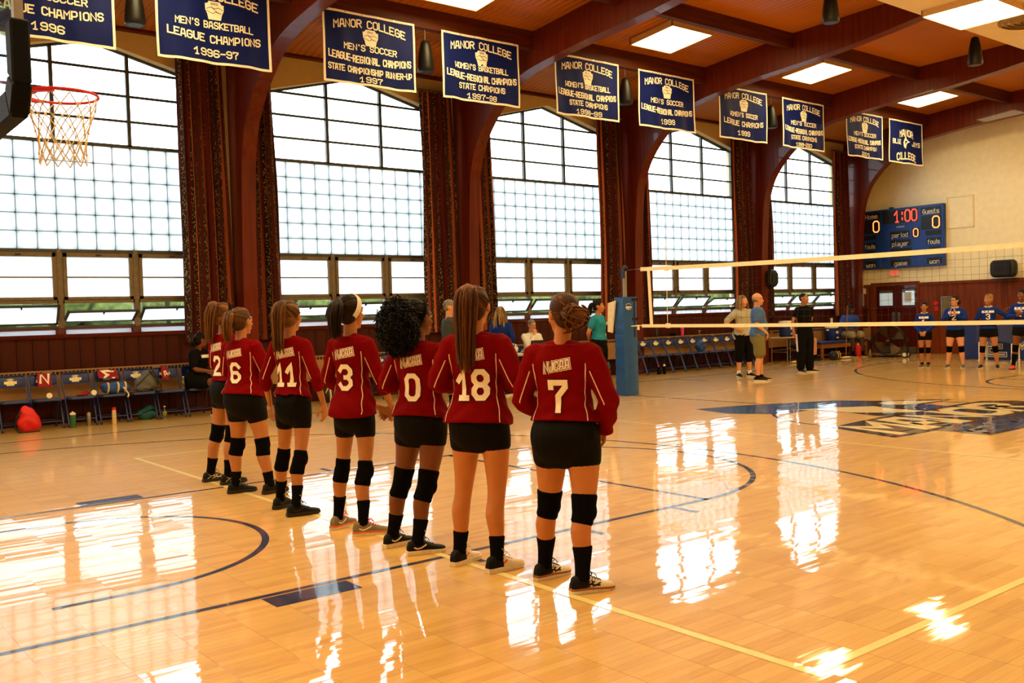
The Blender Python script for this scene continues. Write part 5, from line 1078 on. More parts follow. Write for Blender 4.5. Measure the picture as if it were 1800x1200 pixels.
B_ = Body((6.47, 6.10), -108, 1.82, False, .92, .92, .92, [('l', -.10, .02, 40), ('l', .12, 0, -6)], elbows=[(-.27, -.10, 1.13), (.30, .0, 1.10)], wrists=[(-.12, -.16, .98), (.33, .06, .90)], head=(20, -6))
rt, b_, bv = person('young man all in black with white striped track trousers', B_, 'olive', ('buzz', 'black'), ('cloth_black', .93, .60, .016), ('cloth_black', 1.93, .024), [('shoe_black', 'sole_white', 'lace_black')], None, None, V2, [((.7, 0, -.5), (0, -1, 0), 25), ((.05, .3, -1), (-1, 0, 0), 20)], brows='black')
P_ = [b_.hj[1]+(b_.kn[1]-b_.hj[1])*f for f in (.1, .3, .5, .7, .9, .98)]; MB().add([tuple((p+np.array([.125-.03*i/5, y, 0]))*b_.k) for i, p in enumerate(P_) for y in (-.028, .028)], [(2*i, 2*i+1, 2*i+3, 2*i+2) for i in range(5)]).build('side_stripe', 'cloth_white', rt)
JB = 'jersey_blue'; GR = 'opposing players in blue'
B_ = Body((9.05, 4.61), 198, 1.53, True, .92, .95, .9, [('l', -.075, 0, 6), ('l', .075, 0, -6)], **FRONT, head=(4, 2))
person('short smiling woman in blue jersey 1 with dark hair tied back', B_, 'olive', ('pony', 'black', dict(L=.2, tie=(0, -.09, .02))), (JB, .94, 1.9, .018), ('spandex', .34, .01), [('shoe_olive', 'sole_white', 'lace_black')], ('sock_black', 1.86), (.84, 1.16), V2, FH, None, GR, front=('BLUEJAYS', .22, '1'), brows='black', collar='cloth_white')
B_ = Body((9.12, 3.92), 196, 1.66, True, 1.05, 1.06, 1.0, [('l', -.16, 0, 8), ('l', .17, 0, -4)], elbows=[(-.25, .06, 1.12), (.25, .06, 1.12)], wrists=[(-.06, .24, 1.25), (.06, .25, 1.25)], head=(-22, 0))
rt, b_, bv = person('woman in blue jersey 2 with glasses clapping her hands', B_, 'pink', ('bun', 'darkbrown', dict(side=0, tie=(0, -.09, .0))), (JB, .93, 1.9, .018), ('spandex', .32, .01), [('shoe_olive', 'sole_white', 'lace_black')], None, (.86, 1.16), V2, [((.15, .2, 1), (1, 0, 0), 6), ((-.15, .2, 1), (-1, 0, 0), 6)], None, GR, front=('BLUEJAYS', .24, '2'), collar='cloth_white'); glasses(b_, rt)
B_ = Body((9.30, 3.25), 200, 1.66, True, 1.0, 1.02, .98, [('l', -.17, 0, 4), ('l', .17, 0, -8)], elbows=[(-.42, -.07, 1.16), (.26, -.06, 1.10)], wrists=[(-.20, -.10, 1.02), (.16, -.10, 1.0)], head=(-24, 2))
person('woman in blue jersey 3 with blond topknot and one elbow out', B_, 'fair', ('bun', 'blond', dict(side=0, tie=(0, -.055, .10))), (JB, .94, 1.9, .018), ('spandex', .33, .01), [('shoe_black', 'sole_white', 'lace_black')], None, (.86, 1.18), V2, [((.7, .2, -.4), (.3, .8, 0), 25), ((-.7, 0, -.4), (0, .8, 0), 25)], None, GR, front=('BLUEJAYS', .24, '3'), collar='cloth_white', brows='brown')
B_ = Body((9.25, 2.50), 190, 1.74, True, 1.0, 1.0, 1.0, [('l', -.13, 0, 8), ('l', .19, 0, 2)], elbows=[(-.26, .04, 1.12), (.26, .04, 1.12)], wrists=[(-.04, .25, 1.17), (.05, .25, 1.15)], head=(-12, 0))
person('dark haired woman in blue jersey with red shoes, cut by the right frame edge', B_, 'brown', ('bun', 'black', dict(side=0, tie=(0, -.09, .04))), (JB, .94, 1.9, .018), ('spandex', .33, .01), [('shoe_red', 'sole_black', 'lace_black')], ('sock_black', 1.35), (.84, 1.16), V2, [((.5, .4, .6), (.6, -.5, 0), 40), ((-.5, .4, .6), (-.6, -.5, 0), 40)], None, GR, front=('BLUEJAYS', .24, '6'), collar='cloth_white', brows='black')
B_ = Body((-3.36, 6.15), -42, 1.80, False, 1.05, 1.0, 1.05, [('l', -.11, 0, 8), ('l', .11, 0, -8)], **HANG, head=(0, 2), belly=.03)
person('short haired man in dark jacket standing behind players 0 and 18', B_, 'pink', ('short', 'grey'), ('jacket', .86, 1.9, .028), ('cloth_black', .95, .028), [('shoe_white', 'sole_white', 'piping')], ('sock_black', 1.6), None, V2, HH, brows='grey')
B_ = Body((-1.34, 7.38), 30, 1.68, True, 1.0, 1.0, 1.0, [('l', -.1, 0, 8), ('l', .1, 0, -8)], **FRONT, head=(-10, 12))
person('woman with wavy blond hair in blue and white, behind player 18', B_, 'fair', ('long', 'blond', dict(L=.30)), (JB, .90, 1.2, .02), ('cloth_black', 1.9, .02), [('shoe_black', 'sole_white', 'lace_black')], None, None, V2, FH)
SIT = lambda hz, dx=.12: dict(hipz=hz, feet=[('l', -dx, .40, 6), ('l', dx, .40, -6)], knees=[(-dx, .405, hz-.02), (dx, .405, hz-.02)])
B_ = Body((.60, 8.86), -98, 1.70, False, .98, 1.0, 1.0, **SIT(.585), elbows=[(-.24, .10, .77), (.20, .26, .80)], wrists=[(-.08, .32, .80), (.03, .20, 1.10)], head=(0, 6), lean=5)
rt, b_, bv = person('grey haired scorer with glasses in white shirt, chin on hand at the table', B_, 'pink', ('short', 'grey'), ('cloth_white', .86, 1.8, .025), ('cloth_black', 1.9, .024), [('shoe_black', 'sole_black', 'lace_black')], None, None, V2, [((.8, .5, 0), (0, 0, -1), 20), ((-.2, -.1, 1), (-.4, -.9, 0), 60)], brows='grey'); glasses(b_, rt)
B_ = Body((-6.60, 8.97), -52, 1.66, True, 1.15, 1.1, 1.1, **SIT(.59), elbows=[(-.25, .08, .80), (.24, .12, .80)], wrists=[(-.04, .30, .78), (.02, .33, .74)], head=(54, 2), lean=8)
person('seated woman in black shirt and dark hair tied back on a chair', B_, 'brown', ('bun', 'black', dict(side=0, tie=(0, -.09, -.02))), ('cloth_black', .84, .75, .03), ('cloth_black', .6, .03), [('shoe_black', 'sole_white', 'lace_black')], None, None, V2, FH, front=('WARRIORS', .22, None), brows='black')
B_ = Body((10.50, 9.04), -66, 1.76, False, 1.0, 1.0, 1.0, **SIT(.585), elbows=[(-.25, .10, .80), (.25, .12, .80)], wrists=[(-.10, .34, .70), (.12, .34, .70)], head=(0, 10), lean=12)
person('seated person in red shirt mostly hidden behind the young man in black', B_, 'pink', ('short', 'brown'), ('shirt_red', .86, .75, .03), ('cloth_grey', .75, .03), [('shoe_black', 'sole_black', 'lace_black')], ('sock_black', 1.85), None, V2, FH)
B_ = Body((12.86, 8.98), -112, 1.80, False, 1.12, 1.1, 1.1, **SIT(.62, .15), elbows=[(-.28, .06, .82), (.28, .06, .82)], wrists=[(-.06, .30, .74), (.07, .30, .74)], head=(6, 38), lean=12)
person('seated man in blue shirt and khaki shorts looking down beside the fan', B_, 'dark', ('buzz', 'black'), ('tee_blue', .84, .8, .035), ('khaki_pale', .95, .035), [('shoe_black', 'sole_white', 'lace_black')], ('sock_black', 1.85), None, V2, FH, brows='black')
# ------------------------------------------------------------ scoreboard, exit sign, wall pieces
mat('board_blue', (22, 64, 156), .4, var=.04, scale=3); mat('board_black', (24, 24, 28), .45); mat('board_white', (222, 222, 214), .6); mat('led_red', (255, 40, 30), .5, emit=((255, 60, 40), 3.2)); mat('led_amber', (255, 140, 60), .5, emit=((255, 120, 60), 4.0)); mat('led_off', (40, 12, 12), .5)
XB = XE-.16; YA, YB_, ZA, ZB = 9.66, 7.06, 2.59, 4.40
t = thing('scoreboard', 'large blue electronic scoreboard showing 1:00 on the end wall', 'scoreboard', (XB, (YA+YB_)/2, (ZA+ZB)/2))
W_, H_ = YA-YB_, ZB-ZA
MB().box(0, .155, -W_/2, W_/2, -H_/2, H_/2).build('cabinet', 'board_blue', t, bevel=.01)
f = lambda u, v, d=.004: (-d, (.5-u)*W_, (.5-v)*H_)
def plate(u0, u1, v0, v1, text=None, up=True):
    MB().box(-.008, .002, (.5-u1)*W_, (.5-u0)*W_, (.5-v1)*H_, (.5-v0)*H_).build('caption_plate', 'board_black', t)
    if text:
        cu, cv = (u0+u1)/2, (v0+v1)/2; h = (v1-v0)*H_*.62; w_ = (u1-u0)*W_*.80
        flat(text_strokes(text, h, min(w_, h*.80*len(text)), 1.5), h*.155, lambda a, b: f(cu+a/W_, cv-b/H_+.012, .0105)).build('caption', 'board_white', t)['kind'] = 'stuff'
def digits(u, v, s, h, w_, m, gap=1.6):
    flat(text_strokes(s, h, w_, gap), h*.10, lambda a, b: f(u+a/W_, v-b/H_, .011)).build('led_digits', m, t)['kind'] = 'stuff'
plate(.02, .23, .03, .14, 'Home'); plate(.02, .23, .155, .39); plate(.27, .70, .03, .25); plate(.74, .975, .04, .155, 'Guests'); plate(.74, .975, .175, .40)
plate(.36, .60, .385, .495, 'period'); plate(.63, .72, .36, .51); plate(.03, .18, .42, .49); plate(.79, .975, .42, .50); plate(.36, .61, .53, .64, 'player'); plate(.02, .18, .54, .645, 'fouls'); plate(.80, .97, .54, .645, 'fouls')
plate(.36, .62, .67, .83); plate(.05, .16, .68, .80); plate(.83, .955, .68, .82); plate(.03, .18, .86, .965, 'won'); plate(.36, .61, .855, .965, 'game'); plate(.80, .98, .86, .965, 'won')
digits(.185, .275, '0', .33, .19, 'led_amber'); digits(.915, .29, '0', .33, .20, 'led_amber'); digits(.675, .435, '0', .23, .14, 'led_amber'); digits(.555, .14, '1:00', .33, .70, 'led_red', 1.3)
flat(text_strokes('DAKTRONICS'.replace('K', 'K'), .03, .24), .007, lambda a, b: f(.49+a/W_, .315-b/H_, .004)).build('maker_mark', 'board_white', t)
MB().lathe([(0, 0), (.06, 0), (.06, .05), (0, .05)], 14, (.06, .35, H_/2)).build('horn', 'board_black', t)
mat('exit_white', (226, 218, 200), .5); mat('exit_red', (230, 50, 40), .5, emit=((255, 70, 60), .8))
t = thing('exit_sign', 'small white exit sign with red letters under the scoreboard', 'exit sign', (XE-.05, 8.67, 2.455)); MB().box(0, .045, -.17, .17, -.105, .105).build('sign_box', 'exit_white', t, bevel=.006)
flat(text_strokes('EXIT', .13, .25), .022, lambda a, b: (-.003, -a, b)).build('lettering', 'exit_red', t)['kind'] = 'stuff'
t = thing('access_hatch', 'square cream access hatch in the wall right of the scoreboard', 'hatch', (XE-.005, 6.64, 4.10)); MB().box(-.012, .0, -.36, .36, -.43, .43).build('door_leaf', 'plaster', t, bevel=.004)
for a in ((-.40, .40, .43, .46), (-.40, .40, -.46, -.43), (-.40, -.36, -.46, .46), (.36, .40, -.46, .46)): MB().box(-.022, 0, *a).build('frame', 'soffit', t, bevel=.004)
t = thing('speaker_box', 'black rounded box resting on top of the wood paneling at right', 'speaker', (XE-.30, 5.31, 2.125)); 
V, F = union([sweep([(0, y, .27) for y in (-.27, .27)], [(.12, .24)]*2, 16, ref=(1, 0, 0), ex=.5, cap=2)], .02, 2); V[:, 2] = np.maximum(V[:, 2], .0); MB().add(V, F).build('housing', 'black_plastic', t, smooth=True); MB().box(-.155, -.14, -.22, .22, .08, .46).build('grille', 'speaker_black', t, bevel=.01)
MB().box(-.1, .3, -.28, .28, -.02, .0).build('shelf_bracket', 'black_plastic', t)
t = thing('fire_alarm', 'small round red fire alarm on the wood paneling', 'alarm', (XE-.035, 7.38, 1.49)); MB().lathe([(0, 0), (.075, 0), (.075, .03), (.05, .06), (0, .06)], 18).build('bell', 'hoop_red', t).matrix_local = Matrix.Rotation(-math.pi/2, 4, 'Y')
MB().box(-.012, 0, -.06, .06, -.22, -.10).build('pull_station', 'hoop_red', t)
t = thing('wall_cabinet', 'shallow framed extinguisher cabinet let into the wood paneling', 'cabinet', (XE-.045, 7.06, 1.355))
for a in ((-.17, .17, .30, .33), (-.17, .17, -.33, -.30), (-.17, -.14, -.33, .33), (.14, .17, -.33, .33)): MB().box(-.02, .01, *a).build('frame', 'grey_metal', t)
MB().box(-.008, -.002, -.14, .14, -.30, .30).build('pane', 'clear_glass', t); MB().box(0, .008, -.14, .14, -.30, .30).build('back_panel', 'vent_beige', t)
t = thing('cable_box', 'cream conduit and switch box running down beside the scoreboard', 'conduit', (XE-.06, 9.69, 0)); MB().tube([(0, .0, 2.6), (0, .02, 4.0)], .012, 6).build('conduit', 'plaster', t); MB().tube([(0, .03, 2.6), (0, .03, 1.9)], .008, 6).build('conduit', 'plaster', t); MB().box(-.03, .03, -.05, .05, 1.84, 2.02).build('switch_box', 'exit_white', t, bevel=.006); MB().tube([(0, 0, 1.85), (.01, .01, .9)], .006, 6).build('cord', 'heater_tan', t)
t = thing('column_speaker', 'black loudspeaker bracketed to the fourth arch beside the striped curtain', 'speaker', (9.52, 9.2, 2.13)); V, F = union([sweep([(0, 0, .02), (0, 0, .33)], [(.17, .12)]*2, 16, ref=(1, 0, 0), ex=.5)], .018, 2); MB().add(V, F).build('housing', 'black_plastic', t, smooth=True); MB().box(-.13, .13, -.135, -.115, .03, .32).build('grille', 'speaker_black', t, bevel=.01); MB().tube([(0, .08, .17), (-.15, .12, .17)], .02, 8).build('bracket', 'black_plastic', t)
# ------------------------------------------------------------ drum fan
mat('fan_blade', (104, 80, 42), .4, .4, var=.1); mat('fan_frame', (26, 26, 24), .4, .3)
t = thing('drum_fan', 'large black drum fan on wheels in front of the double doors', 'fan', (12.75, 7.62, 0), math.radians(-74)); R = .43; zc_ = .475
m = MB(); n = 48; V = [((R*k)*math.cos(2*math.pi*i/n), y, zc_+(R*k)*math.sin(2*math.pi*i/n)) for i in range(n) for k, y in ((1, -.14), (1.02, 0), (1, .14), (.975, .14), (.99, 0), (.975, -.14))]; m.add(V, [(i*6+j, ((i+1) % n)*6+j, ((i+1) % n)*6+(j+1) % 6, i*6+(j+1) % 6) for i in range(n) for j in range(6)]); m.build('drum', 'fan_frame', t, smooth=True)
for q in range(4):
    a = q*math.pi/2+.5; V = []; 
    for r in np.linspace(.07, .40, 6):
        for s in (-1, 0, 1): th = a+s*.42*(.5+.5*r/.46); V.append((r*math.cos(th), .0+s*.05, zc_+r*math.sin(th)))
    MB().add(V, [(i*3+j, i*3+j+1, (i+1)*3+j+1, (i+1)*3+j) for i in range(5) for j in range(2)]).build('blade', 'fan_blade', t, smooth=True)
for y in (-.15, .15):
    g = MB()
    for r in np.linspace(.09, .415, 11): V, F = sweep([(r*math.cos(a), y, zc_+r*math.sin(a)) for a in np.linspace(0, 2*math.pi, 37)[:-1]], [.0022]*36, 4, closed=True); g.add(V, F)
    for a in np.linspace(0, 2*math.pi, 9)[:-1]: g.tube([(.08*math.cos(a), y, zc_+.08*math.sin(a)), (.42*math.cos(a), y, zc_+.42*math.sin(a))], .003, 4)
    g.build('guard', 'fan_frame', t); MB().lathe([(0, 0), (.075, 0), (.06, .02), (0, .02)], 18).build('hub', 'fan_frame', t).matrix_local = Matrix.Translation((0, y, zc_)) @ Matrix.Rotation(math.pi/2, 4, 'X')
MB().lathe([(0, 0), (.035, 0), (.035, .004), (0, .004)], 14).build('badge', 'hoop_red', t).matrix_local = Matrix.Translation((0, -.171, zc_)) @ Matrix.Rotation(math.pi/2, 4, 'X') @ Matrix.Scale(.5, 4, (0, 1, 0))
for s in (-1, 1): MB().tube(crv([(s*.485, 0, .50), (s*.49, 0, .2), (s*.43, 0, .05), (0, 0, .03)], 4), .02, 8).build('frame', 'fan_frame', t, smooth=True); MB().box(s*.485-.025, s*.485+.025, -.03, .03, .42, .55).build('pivot', 'fan_frame', t)
MB().tube([(.44, -.12, .08), (.44, .12, .08)], .012, 8).build('axle', 'fan_frame', t)
for y in (-.17, .17):
    w_ = MB().lathe([(0, -.02), (.06, -.022), (.085, -.02), (.085, .02), (.06, .022), (0, .02)], 22).build('wheel', 'fan_frame', t); w_.matrix_local = Matrix.Translation((.44, y, .085)) @ Matrix.Rotation(math.pi/2, 4, 'X'); MB().lathe([(0, -.024), (.055, -.024), (.055, .024), (0, .024)], 18).build('rim', 'exit_white', w_)
MB().box(-.45, -.41, -.15, .15, 0, .06).build('foot', 'fan_frame', t)
# ------------------------------------------------------------ blue padded barrier and covered table at the right
mat('mat_blue', (22, 46, 110), .5, var=.06, scale=4); mat('cover_blue', (44, 54, 96), .7, var=.08)
t = thing('padded_barrier', 'navy padded barrier panel with outlined letters behind the blue players', 'barrier', (12.6, 3.9, 0)); MB().box(0, .10, -2.4, 1.62, .0, .92).build('panel', 'mat_blue', t, bevel=.02)
for s, y, k in (('E', .70, .05), ('M', .05, .05)):
    for wd, m_, d in ((.14, 'board_white', -.004), (.09, 'mat_blue', -.007), (.05, 'chair_cream', -.010)): flat(text_strokes(s, .42, .42), wd, lambda u, v: (d, y-u, .34+v)).build('lettering', m_, t)['kind'] = 'stuff'
t = thing('covered_table', 'small table under a grey blue cover on white legs', 'table', (12.15, 4.35, 0)); MB().box(-.2, .25, -.45, .42, .84, .90).build('tabletop', 'cover_blue', t, bevel=.01)
V = []; F = []; n = 60; pr = []
for i in range(n): 
    a = 2*math.pi*i/n; c, s = math.cos(a), math.sin(a); pr.append((.24*math.copysign(abs(c)**.3, c)+.025, .46*math.copysign(abs(s)**.3, s)-.015))
for j, z in enumerate((.905, .87, .7, .55, .47)):
    for i, (x, y) in enumerate(pr): q = 1+.05*j*.4+.012*j*math.sin(i*1.1); V.append((x*q, y*q, z+(.03*math.sin(i*.5) if j == 4 else 0)))
for j in range(4):
    for i in range(n): F.append((j*n+i, j*n+(i+1) % n, (j+1)*n+(i+1) % n, (j+1)*n+i))
F.append(tuple(range(n))); MB().add(V, F).build('cover', 'cover_blue', t, smooth=60)
for x in (-.18, .22):
    for y in (-.42, .38): MB().tube([(x, y, 0), (x, y, .86)], .02, 8).build('leg', 'board_white', t); MB().lathe([(0, 0), (.03, 0), (.03, .03), (0, .03)], 10, (x, y, 0)).build('foot', 'board_white', t)
t = thing('wooden_pole', 'thin wooden pole leaning diagonally against the paneled wall', 'pole', (14.6, 5.3, 0)); MB().tube([(-.2, .45, .93), (.34, -1.25, 2.0)], .012, 8).build('shaft', 'bench_wood', t); MB().lathe([(0, 0), (.018, 0), (.018, .02), (0, .02)], 10, (-.2, .45, .915)).build('tip', 'black_plastic', t)
# ------------------------------------------------------------ drinks table, coolers, bench, mops
mat('cooler_blue', (20, 44, 116), .35); mat('bag_black', (20, 20, 20), .6, var=.2); mat('tabletop_pale', (188, 170, 140), .5); mat('yellow', (210, 160, 40), .5)
t = thing('side_table', 'small pale table with thin metal legs under the blue cooler', 'table', (9.74, 8.85, 0)); MB().box(-.46, .46, -.28, .28, .67, .70).build('tabletop', 'tabletop_pale', t, bevel=.006)
for x in (-.42, .42):
    for y in (-.25, .25): MB().tube([(x, y, 0), (x, y, .67)], .011, 8).build('leg', 'chrome', t)
    MB().tube([(x, -.25, .30), (x, .25, .30)], .007, 6).build('brace', 'chrome', t)
MB().tube([(-.42, .25, .34), (.42, .25, .34)], .007, 6).build('brace', 'chrome', t); MB().tube([(-.42, -.25, .42), (.42, .0, .30)], .007, 6).build('brace', 'chrome', t)
def cooler(x, y, z, lab):
    t = thing('drink_cooler', lab, 'cooler', (x, y, z)); MB().lathe([(0, 0), (.155, 0), (.17, .02), (.185, .36), (0, .36)], 26).build('body', 'cooler_blue', t, smooth=40); MB().lathe([(.158, .001), (.176, .001), (.177, .05), (.16, .05)], 26).build('base_band', 'black_plastic', t)
    MB().lathe([(0, .36), (.195, .36), (.2, .40), (.19, .43), (0, .44)], 26).build('lid', 'exit_white', t, smooth=40); MB().box(-.03, .03, -.22, -.17, .06, .10).build('spigot', 'exit_white', t, bevel=.006); MB().box(-.05, .05, -.19, -.178, .2, .27).build('decal', 'board_white', t)
    for s in (-1, 1): MB().box(s*.2-.02, s*.2+.02, -.04, .04, .28, .33).build('handle', 'exit_white', t, bevel=.008)
    return t
cooler(9.66, 8.87, .70, 'blue drink cooler with white lid on the thin legged table'); 
t = thing('training_bench', 'long low wooden bench with dark blue padded top by the wall', 'bench', (12.32, 8.98, 0)); MB().box(-1.3, 1.1, -.32, .34, .43, .50).build('pad', 'mat_blue', t, bevel=.015); MB().box(-1.28, 1.08, -.30, .32, .31, .43).build('rail', 'bench_wood', t, bevel=.006)
for x in (-1.22, 1.02):
    for y in (-.27, .29): MB().box(x-.04, x+.04, y-.03, y+.03, 0, .31).build('leg', 'bench_wood', t)
MB().box(-1.2, 1.0, -.02, .02, .08, .12).build('stretcher', 'bench_wood', t)
cooler(12.22, 9.12, .50, 'blue drink cooler with stacked cups on the padded bench')
t = thing('cup_stack', 'white stack of paper cups on the far cooler lid', 'cups', (12.2, 9.1, .942)); MB().lathe([(0, 0), (.03, 0), (.038, .2), (.04, .21), (0, .2)], 14).build('cups', 'cloth_white', t, smooth=40)
MB().lathe([(.036, .06), (.039, .06), (.039, .066), (.036, .066)], 14).build('cup_lip', 'exit_white', t)
def mop(x0, y0, x1, y1, z1, lab):
    t = thing('dust_mop', lab, 'mop', (x0, y0, 0)); MB().tube([(0, 0, .05), (x1-x0, y1-y0, z1)], .012, 8).build('handle', 'bench_wood', t); MB().box(-.16, .16, -.05, .05, .025, .05).build('head_frame', 'grey_metal', t)
    V, F = ellipsoid((0, 0, .032), (.24, .085, .031), n=24, m=8); r = random.Random(4); V = [(p[0]+r.uniform(-.01, .01), p[1]+r.uniform(-.012, .012), max(.001, p[2]+r.uniform(-.004, .004))) for p in V]; MB().add(V, F).build('mop_pad', 'net_white', t, smooth=True)
mop(11.86, 8.44, 12.2, 8.58, 1.5, 'dust mop with pinkish handle standing before the seated man in blue'); mop(9.56, 8.46, 9.62, 8.50, 1.24, 'dust mop standing in front of the thin legged table')
t = thing('duffel_bag', 'black and yellow duffel bag on the floor by the bench', 'bag', (11.22, 8.38, 0), .3); V, F = union([sweep([(-.2, 0, .12), (.2, 0, .12)], [(.13, .13)]*2, 14, ref=(0, 1, 0))], .02, 2); V[:, 2] = np.maximum(V[:, 2], .0); MB().add(V, F).build('body', 'bag_black', t, smooth=True)
for x in (-.12, .08): MB().tube([(x, -.115, .06), (x, -.13, .15), (x+.03, -.08, .23)], .016, 6).build('stripe', 'yellow', t)
MB().tube(crv([(-.12, -.05, .22), (-.05, -.06, .33), (.06, -.06, .33), (.12, -.05, .22)], 4), .01, 6).build('handle', 'bag_black', t)
t = thing('red_canister', 'red canister on the floor between the seated mans feet', 'canister', (12.72, 8.58, 0)); MB().lathe([(0, 0), (.085, 0), (.088, .02), (.088, .30), (.06, .35), (0, .35)], 20).build('body', 'shirt_red', t, smooth=40); MB().lathe([(0, .35), (.03, .35), (.03, .39), (0, .39)], 12).build('cap', 'exit_white', t)
# ------------------------------------------------------------ scorer's table
t = thing('scorer_table', 'folding scorer table with pale top behind players 18 and 7', 'table', (.15, 7.9, 0)); MB().box(-1.1, 1.1, -.36, .36, .715, .75).build('tabletop', 'tabletop_pale', t, bevel=.006)
for x in (-1, 1):
    for y in (-.3, .3): MB().tube([(x, y, 0), (x, y, .72)], .014, 8).build('leg', 'grey_metal', t)
    MB().tube([(x, -.3, .15), (x, .3, .15)], .01, 6).build('brace', 'grey_metal', t)
MB().box(-1.08, 1.08, -.355, -.345, .25, .715).build('skirt', 'cloth_black', t)
t = thing('volleyball', 'white and blue volleyball on the scorer table', 'ball', (-.72, 7.82, .855)); mat('ball_white', (228, 222, 206), .5); mat('ball_blue', (26, 92, 140), .5)
V, F = ellipsoid((0, 0, 0), (.105, .105, .105), n=24, m=16); MB().add(V, F).build('cover', 'ball_white', t, smooth=True)
for e in (0, 1.1, 2.2): 
    u, v = np.array([math.cos(e), math.sin(e)*.5, math.sin(e)*.8]), np.array([-.3, -.8, .5]); u = nrm(u); v = nrm(v-v.dot(u)*u); w_ = np.cross(u, v); V = []
    for a in np.linspace(-.3, 1.5, 14):
        for s in (-.16, .16): V.append(tuple(nrm(u*math.cos(a)+v*math.sin(a)+w_*s)*.1065))
    MB().add(V, [(2*i, 2*i+1, 2*i+3, 2*i+2) for i in range(13)]).build('panel', 'ball_blue', t, smooth=True)
t = thing('laptop', 'black laptop open on the scorer table in front of the scorer', 'laptop', (-.12, 7.95, .75)); MB().box(-.18, .18, -.12, .13, 0, .018).build('base', 'black_plastic', t, bevel=.004); MB().prism([(-.12, .018), (-.11, .018), (-.19, .25), (-.2, .25)], 0, -.18, .18).build('screen', 'black_plastic', t); MB().lathe([(0, 0), (.025, 0), (.025, .003), (0, .003)], 14).build('logo', 'grey_metal', t).matrix_local = Matrix.Translation((0, -.163, .135)) @ Matrix.Rotation(math.radians(70), 4, 'X')
# ------------------------------------------------------------ bottles, bags and towels along the wall
mat('bottle_green', (34, 84, 52), .25, spec=.6); mat('steel', (150, 140, 124), .3, .8); mat('flask_cream', (206, 180, 130), .4); glass_mat('clear_plastic', False, (.75, .85, .75), .2); mat('bottle_label', (110, 130, 50), .5); mat('bag_red', (204, 22, 18), .55, var=.12, scale=10, bump=.4); mat('towel_maroon', (136, 14, 24), .85, var=.08, scale=40); mat('bag_blue', (22, 66, 140), .6, var=.1); mat('bag_cream', (206, 184, 132), .7); mat('mesh_grey', (84, 84, 80), .6, var=.12, scale=60); mat('bag_teal', (10, 96, 100), .6, var=.1); mat('pink', (226, 60, 120), .4); mat('dark_green', (20, 48, 34), .3)
def bottle(x, y, z, prof, m, cap, mc, lab, label=None, nm='water_bottle'):
    t = thing(nm, lab, 'bottle', (x, y, z)); MB().lathe(prof, 18).build('body', m, t, smooth=35); MB().lathe(cap, 14).build('cap', mc, t, smooth=35)
    if label: MB().lathe(label[0], 18).build('paper_label', label[1], t)
    return t
bottle(-8.61, 8.74, 0, [(0, 0), (.042, 0), (.045, .01), (.045, .19), (.04, .2), (0, .2)], 'bottle_green', [(0, .2), (.043, .2), (.043, .225), (.015, .235), (.012, .25), (0, .25)], 'exit_white', 'dark green water bottle with white lid on the floor')
bottle(-8.36, 8.82, 0, [(0, 0), (.033, 0), (.034, .01), (.034, .19), (.03, .2), (0, .2)], 'steel', [(0, .2), (.03, .2), (.03, .212), (0, .212)], 'steel', 'plain steel bottle standing on the floor')
bottle(-8.0, 8.76, 0, [(0, 0), (.032, 0), (.033, .01), (.032, .19), (.028, .22), (0, .22)], 'flask_cream', [(0, .22), (.028, .22), (.028, .26), (0, .26)], 'shirt_red', 'cream flask with red cap on the floor')
bottle(-7.22, 8.75, 0, [(0, 0), (.03, 0), (.032, .02), (.03, .06), (.032, .12), (.014, .175), (.013, .2), (0, .2)], 'clear_plastic', [(0, .2), (.015, .2), (.015, .218), (0, .218)], 'exit_white', 'clear plastic drink bottle on the floor beneath the towel chair', ([(.0315, .07), (.0335, .07), (.0335, .13), (.0315, .13)], 'bottle_label'))
bottle(4.42, 8.74, 0, [(0, 0), (.034, 0), (.036, .02), (.036, .15), (.02, .18), (0, .18)], 'cloth_black', [(0, .18), (.022, .18), (.018, .21), (0, .21)], 'shirt_red', 'black sports bottle with red top beside the white topped one', None)
bottle(4.60, 8.72, 0, [(0, 0), (.036, 0), (.038, .02), (.038, .16), (.022, .19), (0, .19)], 'cloth_black', [(0, .19), (.03, .19), (.026, .22), (.01, .24), (0, .24)], 'exit_white', 'dark sports bottle with white top under the right hand chairs', None)
bottle(5.14, 9.44, .866, [(0, 0), (.034, 0), (.036, .02), (.036, .13), (.014, .18), (.013, .23), (0, .23)], 'dark_green', [(0, .23), (.015, .23), (.015, .245), (0, .245)], 'dark_green', 'dark green glass bottle on the radiator cover')
bottle(6.09, 9.44, .866, [(0, 0), (.034, 0), (.048, .17), (.05, .2), (0, .2)], 'pink', [(0, .2), (.051, .2), (.051, .212), (0, .212)], 'pink', 'bright pink tumbler on the radiator cover', None, 'tumbler')
bottle(6.75, 9.44, .866, [(0, 0), (.03, 0), (.036, .1), (0, .1)], 'clear_plastic', [(0, .1), (.037, .1), (.037, .105), (0, .105)], 'exit_white', 'small clear cup on the radiator cover', None, 'cup')
t = thing('cap_bundle', 'dark bundled cap lying on the radiator cover', 'cap', (5.72, 9.43, .866)); V, F = union([ellipsoid((0, 0, .04), (.10, .07, .05)), ellipsoid((-.1, -.02, .015), (.07, .05, .018))], .012, 2); V[:, 2] = np.maximum(V[:, 2], 0); MB().add(V, F).build('crown_cloth', 'cloth_black', t, smooth=True); MB().lathe([(0, .088), (.008, .088), (.006, .096), (0, .096)], 8).build('button', 'cloth_black', t)
bottle(-6.86, 8.86, .463, [(0, 0), (.03, 0), (.032, .02), (.03, .06), (.032, .12), (.014, .17), (.013, .19), (0, .19)], 'clear_plastic', [(0, .19), (.015, .19), (.015, .207), (0, .207)], 'exit_white', 'clear water bottle on the seat beside the seated woman in black')
